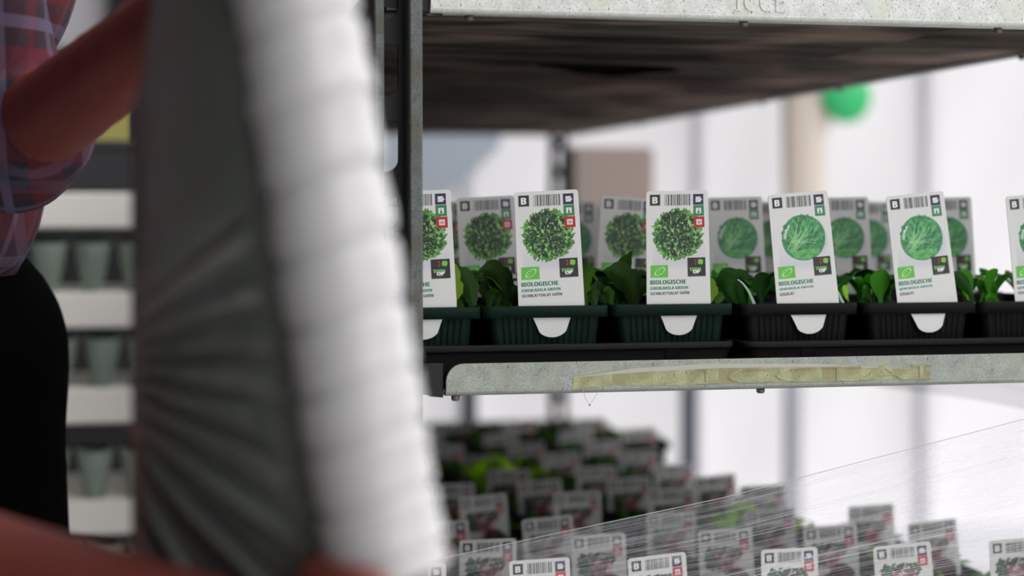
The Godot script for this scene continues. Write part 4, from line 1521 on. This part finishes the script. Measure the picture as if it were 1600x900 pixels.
# front-row leaves that show between the labels, in millimetres from the pack's middle and the rim: pack, base x y, middle x y, tip x y, half width, depth, turn, tone, outline
func front_leaves() -> Array:
	return [
		[0, 24.5, -2.9, 32.7, 12.5, 21.2, 39.9, 9.2, -14, 0.1, 2, 0],
		[0, 45.7, -2.9, 44.2, 17.3, 31.7, 30.8, 8.1, -20, 0.1, 0, 0],
		[1, -27.4, -2.9, -28.4, 32.7, -48.6, 25.0, 10.2, -24, 0.35, 0, 0],
		[1, -22.6, -2.9, -25.5, 17.3, -37.5, 26.9, 8.6, -32, 0.2, 0, 0],
		[0, 38.5, -2.9, 30.3, 3.8, 24.5, 16.3, 5.4, -36, 0.2, 1, 0],
		[1, 34.6, -2.9, 25.0, 17.3, 40.4, 28.8, 6.9, -18, 0.35, 1, 0],
		[1, 37.0, -4.3, 29.8, 6.7, 41.8, 19.2, 8.1, -28, 0.2, 0, 0],
		[2, -26.0, -3.8, -27.9, 26.9, -52.4, 25.0, 10.8, -16, 0.35, 0, 0],
		[2, -33.2, -3.8, -35.6, 22.1, -23.1, 40.4, 6.5, -34, 0.2, 1, 0],
		[1, 45.7, -3.8, 47.6, 7.7, 54.3, 17.3, 6.9, -40, 0.2, 0, 0],
		[2, 31.7, -1.9, 41.3, 11.5, 27.9, 20.2, 5.4, -16, 0.2, 2, 0],
		[3, -43.3, -3.8, -64.4, 22.1, -39.4, 25.0, 8.6, -22, 0.35, 0, 0],
		[3, -37.5, -3.8, -48.1, 26.9, -26.9, 17.3, 8.6, -30, 0.3, 0, 0],
		[3, -24.0, -3.8, -29.8, 14.9, -20.2, 22.1, 6.7, -18, 0.15, 0, 1],
		[3, -30.8, -3.8, -28.8, 12.5, -24.0, 17.3, 5.8, -34, 0.2, 0, 1],
		[3, -32.7, -1.0, -37.5, 14.4, -47.1, 18.3, 1.2, -14, 0.1, 3, 2],
		[3, 39.9, -1.0, 36.1, 9.6, 29.8, 15.4, 1.2, -12, 0.1, 3, 2],
		[3, 36.5, -3.8, 38.5, 19.2, 51.9, 18.8, 3.8, -24, 0.4, 0, 1],
		[3, 45.7, 0.0, 44.7, 22.1, 43.3, 1.4, 2.9, -16, 0.2, 2, 1],
		[4, -34.6, -3.8, -35.6, 17.3, -45.7, 18.3, 3.6, -26, 0.4, 1, 1],
		[4, -27.4, -2.9, -28.4, 11.5, -26.9, 26.0, 8.3, -14, 0.05, 1, 1],
		[4, -21.6, -2.9, -23.1, 6.7, -17.3, 14.4, 5.0, -24, 0.1, 0, 1],
		[4, -31.2, -3.8, -35.6, 6.7, -42.3, 2.9, 2.8, -20, 0.2, 0, 1],
		[4, 52.4, -2.9, 48.1, 13.5, 31.7, 23.1, 5.5, -14, 0.2, 0, 1],
		[4, 46.2, -1.9, 41.3, 19.2, 24.0, 12.0, 4.1, -18, 0.4, 0, 1],
		[4, 56.2, -2.9, 57.7, 22.1, 43.3, 22.1, 5.0, -26, 0.2, 1, 1],
		[4, 34.6, -2.9, 31.2, 6.7, 25.5, 2.9, 3.6, -28, 0.3, 1, 1],
		[4, 57.7, -2.9, 55.8, 7.7, 52.4, 17.3, 3.6, -34, 0.1, 2, 1],
		[5, -28.4, -3.8, -33.2, 19.2, -23.6, 25.0, 4.1, -20, 0.2, 1, 1],
		[5, -22.6, -3.8, -26.4, 6.7, -36.1, 1.0, 3.2, -16, 0.3, 1, 1],
		[5, -25.5, -2.9, -28.4, 8.7, -35.1, 17.3, 3.6, -30, 0.2, 2, 1],
		[4, 39.9, -2.9, 37.5, 5.3, 34.1, 11.5, 3.6, -38, 0.1, 2, 1],
		[0, 29.0, -2.5, 21.1, 13.4, 18.7, 9.7, 5.7, -29, 0.42, 0, 0],
		[0, 28.8, -2.5, 26.6, 12.3, 29.7, 9.2, 5.1, -38, 0.43, 0, 0],
		[0, 38.6, -2.5, 35.6, 12.6, 30.6, 13.8, 7.1, -27, 0.13, 1, 0],
		[0, 30.7, -2.5, 27.3, 12.0, 27.8, 10.1, 7.3, -29, 0.1, 0, 0],
		[1, -34.6, -2.5, -29.5, 17.7, -24.6, 16.3, 6.3, -25, 0.28, 0, 0],
		[1, -39.9, -2.5, -39.5, 10.0, -31.8, 10.4, 5.3, -23, 0.38, 0, 0],
		[1, -26.1, -2.5, -32.4, 13.6, -34.0, 14.2, 5.3, -27, 0.27, 1, 0],
		[1, -39.6, -2.5, -42.0, 18.3, -38.1, 13.2, 5.2, -31, 0.15, 0, 0],
		[1, 33.2, -2.5, 23.7, 13.0, 20.9, 16.0, 5.4, -28, 0.11, 0, 0],
		[1, 33.8, -2.5, 32.2, 15.9, 24.8, 18.7, 6.5, -36, 0.22, 0, 0],
		[1, 44.1, -2.5, 42.2, 12.0, 38.7, 9.3, 6.2, -27, 0.12, 0, 0],
		[1, 34.6, -2.5, 39.1, 19.2, 42.5, 17.9, 5.1, -32, 0.15, 0, 0],
		[2, -44.9, -2.5, -52.0, 16.1, -53.5, 11.4, 6.0, -31, 0.23, 0, 0],
		[2, -43.6, -2.5, -43.9, 17.0, -42.8, 21.2, 5.9, -31, 0.28, 0, 0],
		[2, -45.3, -2.5, -43.2, 12.0, -47.3, 13.8, 6.0, -37, 0.11, 0, 0],
		[2, -41.2, -2.5, -42.0, 11.8, -48.7, 9.1, 4.7, -28, 0.33, 1, 0],
		[2, 34.4, -2.5, 42.0, 15.9, 44.9, 17.6, 6.0, -36, 0.27, 1, 0],
		[2, 42.4, -2.5, 49.2, 12.8, 53.4, 14.6, 6.4, -25, 0.31, 1, 0],
		[2, 40.8, -2.5, 43.9, 12.8, 48.7, 12.4, 7.1, -30, 0.48, 1, 0],
		[2, 31.1, -2.5, 31.8, 15.5, 28.3, 13.0, 7.1, -33, 0.38, 0, 0],
		[3, -32.6, -2.5, -31.7, 18.5, -26.2, 12.8, 4.5, -38, 0.34, 1, 1],
		[3, -41.7, -2.5, -34.6, 17.1, -33.6, 17.1, 4.4, -32, 0.16, 1, 1],
		[3, -37.4, -2.5, -32.5, 17.0, -27.2, 16.7, 2.8, -37, 0.38, 0, 1],
		[3, -34.2, -2.5, -32.4, 15.4, -24.7, 13.8, 4.2, -22, 0.46, 1, 1],
		[3, 41.4, -2.5, 46.0, 10.4, 49.9, 9.4, 4.2, -29, 0.26, 1, 1],
		[3, 41.7, -2.5, 43.7, 10.3, 39.1, 11.8, 3.5, -25, 0.27, 1, 1],
		[3, 40.4, -2.5, 32.4, 18.1, 29.2, 15.5, 4.3, -25, 0.15, 1, 1],
		[3, 30.7, -2.5, 32.7, 11.3, 40.4, 10.9, 3.4, -38, 0.38, 0, 1],
		[4, -31.0, -2.5, -33.7, 10.7, -40.9, 10.9, 3.7, -22, 0.2, 1, 1],
		[4, -36.9, -2.5, -32.4, 19.1, -29.9, 20.4, 3.9, -28, 0.32, 1, 1],
		[4, -28.4, -2.5, -27.4, 18.6, -26.6, 17.4, 3.9, -26, 0.16, 1, 1],
		[4, -36.8, -2.5, -38.0, 10.9, -32.5, 8.4, 4.3, -33, 0.21, 1, 1],
		[4, 31.6, -2.5, 38.4, 16.1, 39.2, 11.8, 4.0, -33, 0.23, 1, 1],
		[4, 33.9, -2.5, 27.4, 9.8, 28.7, 12.0, 4.3, -27, 0.42, 0, 1],
		[4, 30.9, -2.5, 32.5, 14.4, 33.0, 17.4, 4.2, -35, 0.17, 1, 1],
		[4, 40.2, -2.5, 46.0, 15.5, 46.5, 13.3, 4.5, -26, 0.45, 0, 1],
		[5, -28.1, -2.5, -27.6, 12.6, -22.8, 11.0, 3.9, -24, 0.46, 1, 1],
		[5, -35.9, -2.5, -30.3, 12.6, -23.7, 12.8, 3.3, -24, 0.38, 1, 1],
		[5, -29.5, -2.5, -34.5, 13.3, -32.0, 13.0, 3.6, -27, 0.34, 1, 1],
		[5, -27.8, -2.5, -23.4, 14.2, -21.2, 13.6, 3.9, -36, 0.16, 0, 1],
	]


func ordinal(i: int) -> String:
	return ["first", "second", "third", "fourth", "fifth", "sixth", "seventh", "eighth", "ninth", "tenth"][i]


func _ready() -> void:
	rng.seed = 7
	# ---- camera, sky, exposure
	var cam := Camera3D.new()
	cam.name = "camera"
	cam.fov = rad_to_deg(2.0 * atan(450.0 / 2650.0))
	cam.near = 0.05
	cam.far = 60.0
	add_child(cam)
	cam.position = Vector3(0, 1, 0)
	cam.basis = Basis.from_euler(Vector3(-0.0454, -0.2074, 0.0))
	cam.current = true
	var sky := ProceduralSkyMaterial.new()
	sky.sky_top_color = Color(0.99, 0.98, 0.985)
	sky.sky_horizon_color = Color(0.985, 0.975, 0.99)
	sky.ground_bottom_color = Color(0.45, 0.45, 0.44)
	sky.ground_horizon_color = Color(0.62, 0.62, 0.62)
	sky.sky_energy_multiplier = 2.0
	sky.ground_energy_multiplier = 1.2
	var env := Environment.new()
	env.background_mode = Environment.BG_SKY
	env.sky = Sky.new()
	env.sky.sky_material = sky
	env.tonemap_mode = Environment.TONE_MAPPER_LINEAR
	env.tonemap_exposure = 0.72
	env.sdfgi_enabled = true
	env.ssao_enabled = true
	env.ssil_enabled = true
	var we := WorldEnvironment.new()
	we.name = "surroundings"
	we.environment = env
	var lens := CameraAttributesPhysical.new()
	lens.frustum_focal_length = 50.0
	lens.exposure_aperture = 2.5
	lens.frustum_focus_distance = 1.27
	we.camera_attributes = lens
	add_child(we)
	make_materials()

	# ---- the hall
	make_hall()

	# ---- trolley, shelves
	make_trolley()
	make_shelf(1.1433, "uppermost trolley shelf in view with pale speckled zinc lip and stained plywood underside", 0.1967, true, M.zinc_top, false)
	make_shelf(0.8643, "middle trolley shelf with rounded zinc lip, torn sticker remains and lettuce packs on it", 0.2075, false, M.zinc_mid, true)
	make_shelf(0.5780, "low trolley shelf carrying the beetroot packs under the middle shelf", 0.2075, false, M.zinc_mid, false)
	carry_tray(0.135, 0.4331, 0.8679, -1.2255, 0.56, "black carry tray under the green lettuce packs by the trolley post")
	carry_tray(0.4397, 0.7385, 0.8672, -1.2255, 0.56, "black carry tray under the black iceberg packs on the middle shelf")
	carry_tray(0.135, 0.4331, 0.5820, -1.262, 0.50, "black carry tray under the front beetroot packs near the film roll")
	carry_tray(0.4397, 0.7385, 0.5820, -1.262, 0.50, "black carry tray under the front beetroot packs on the open side of the low shelf")
	carry_tray(0.135, 0.4331, 0.5820, -1.765, 0.50, "black carry tray under the rear beetroot packs on the low shelf")
	carry_tray(0.4397, 0.7385, 0.5820, -1.765, 0.50, "black carry tray under the rear beetroot packs at the open side")

	# ---- packs on the middle shelf
	var stock := {"oakleaf": leaf_stock("oakleaf"), "iceberg": leaf_stock("iceberg")}
	stock.beetroot = leaf_stock("iceberg")
	var empty := {}
	var far := {}
	for k in ["oakleaf", "iceberg", "beetroot"]:
		empty[k] = make_pack(k)
		far[k] = far_pack(k, stock[k], 0.85 if k != "beetroot" else 0.62)
	far.lime = far_pack("lime", stock.beetroot, 1.5)
	var label := label_mesh(0.0490, 0.0508, 0.0855)
	var xs := [0.1880, 0.2860, 0.3845, 0.4868, 0.5870, 0.6850]
	var ys := [0.9290, 0.9292, 0.9294, 0.9288, 0.9284, 0.9282]
	var tx := [0.1925, 0.2900, 0.3893, 0.4935, 0.5930, 0.6935]
	var roll := [-2.4, -2.9, -1.2, -4.6, -5.6, -5.0]
	var tilt := [0.0, 0.0, 0.0, -4.0, -5.0, -4.0]
	var colour := {"oakleaf": "dark green", "iceberg": "black", "beetroot": "black"}
	var plant := {"oakleaf": "oak leaf lettuce", "iceberg": "iceberg lettuce", "beetroot": "beetroot"}
	for c in 6:
		var kind := "oakleaf" if c < 3 else "iceberg"
		var p := copy(empty[kind], "seedling_pack", "%s %s pack in the front row, %s" % [colour[kind], plant[kind], ["partly behind the trolley post", "second from the post", "third from the post", "fourth from the post", "fifth from the post", "last before the open side"][c]], "plant pack", "lettuce packs on the middle shelf")
		p.position = Vector3(xs[c], ys[c] - PH, -1.2318)
		for k in 6:
			seedling(p, kind, Vector3((k % 2) * 0.044 - 0.022, PH - 0.006, -0.028 - 0.041 * (k / 2)), stock[kind], 4 if k < 2 else 5)
		for f in front_leaves():
			if int(f[0]) != c:
				continue
			var host: Node = p.get_node("seedling" if f[1] < 0 else "seedling2")
			var o := Vector3(0, PH, 0) - (host as Node3D).position
			var z: float = f[8] / 1000.0
			var tone := int(f[10])
			var lf := obj("leaf", leaf(Vector3(f[1] * 0.001, f[2] * 0.001, z) + o, Vector3(f[3] * 0.001, f[4] * 0.001, z - 0.004) + o, Vector3(f[5] * 0.001, f[6] * 0.001, z + 0.002) + o, f[7] * 0.001, f[9], int(f[11]), 0.25, 16, 9), M["leaf_%s_%d" % [kind, tone]], host)
			if tone == 3:
				lf.set_meta("label", "pale leaf stalk")
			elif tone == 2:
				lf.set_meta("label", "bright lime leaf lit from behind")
		put_label(label, kind, Vector3(tx[c], ys[c] + 0.0004, -1.2342), deg_to_rad(-roll[c]), deg_to_rad(tilt[c]), 0.0, "white %s label in the front row, %s" % [plant[kind], ["partly hidden behind the trolley post", "second from the trolley post", "standing tallest of the row", "first of the paler iceberg heads, leaning", "second iceberg label from the oak leaf ones", "cut off at the open side"][c]], "labels in the front row")
	# rows behind, each a little further in
	var cols := [[0.172, 0.270, 0.384, 0.484, 0.5815, 0.679], [0.150, 0.250, 0.372, 0.470, 0.568, 0.665], [0.150, 0.255, 0.362, 0.462, 0.560, 0.655]]
	for r in 3:
		for c in 6:
			if c == 0 and r != 0:
				continue
			var kind := "oakleaf" if c < 3 - (1 if r == 1 else 0) else "iceberg"
			var z := -1.3705 - 0.138 * r
			var where := "%s row from front, %s from the post" % [ordinal(r + 1), ordinal(c)]
			var p := copy(far[kind], "seedling_pack", "%s %s pack, middle shelf, %s" % [colour[kind], plant[kind], where], "plant pack", "lettuce packs on the middle shelf")
			p.position = Vector3(xs[c] - 0.002 * r, 0.9285 - PH, z)
			var lean := rng.randf_range(-3.0, 1.0)
			if r == 0 and c == 2:
				lean = 3.5
			put_label(label, kind, Vector3(cols[r][c] + 0.002, 0.9265 - 0.003 * r, z - 0.0028), deg_to_rad(-lean) if r or c != 2 else deg_to_rad(-3.5), deg_to_rad(-4.0), 0.0, "blurred %s label, %s" % [plant[kind], where], "labels in the rows behind")

	# ---- beetroot packs on the low shelf: row depth, label height and label places
	var rows := [[-1.275, 0.7287, [0.1934, 0.2932, 0.3907, 0.4985, 0.6001, 0.6999]], [-1.400, 0.7215, [0.2744, 0.3739, 0.4895, 0.5874, 0.6883]], [-1.525, 0.7150, [0.2605, 0.3601, 0.4750, 0.5758, 0.6803]],
		[-1.650, 0.7160, [0.3237, 0.4168, 0.5155, 0.6148]], [-1.775, 0.7085, [0.310, 0.4106, 0.5093, 0.6079]], [-1.900, 0.7020, [0.290, 0.3972, 0.5022, 0.5974]], [-2.030, 0.7005, [0.300, 0.3891, 0.4960, 0.5915]], [-2.160, 0.6960, [0.370, 0.476, 0.5792]], [-2.290, 0.6940, [0.365, 0.470, 0.575, 0.670]], [-2.420, 0.6930, [0.420, 0.525, 0.630]]]
	for r in rows.size():
		var q: Array = rows[r]
		for c in q[2].size():
			var x: float = q[2][c]
			var where := "%s row from front, %s from the film roll" % [ordinal(r), ordinal(c)]
			var lime: bool = [r, c] in [[5, 1], [2, 3]]
			var p := copy(far.lime if lime else far.beetroot, "seedling_pack", "black beetroot pack on the low shelf, %s" % where, "plant pack", "beetroot packs on the low shelf")
			p.position = Vector3(x - 0.003, 0.6285, q[0] + 0.003)
			p.scale = Vector3(0.94, 1.0, 0.895)
			var sink: float = q[1] - 0.0857
			put_label(label, "beetroot", Vector3(x, sink, q[0] - 0.0005), deg_to_rad(rng.randf_range(-1.0, 4.0)), deg_to_rad(rng.randf_range(-6, -1)), deg_to_rad(rng.randf_range(-6, 6)), "beetroot label on the low shelf, %s" % where, "beetroot labels on the low shelf")
	for k in empty:
		empty[k].free()
	for k in far:
		far[k].free()

	# ---- film, worker, rack
	make_film()
	make_person()
	make_rack()
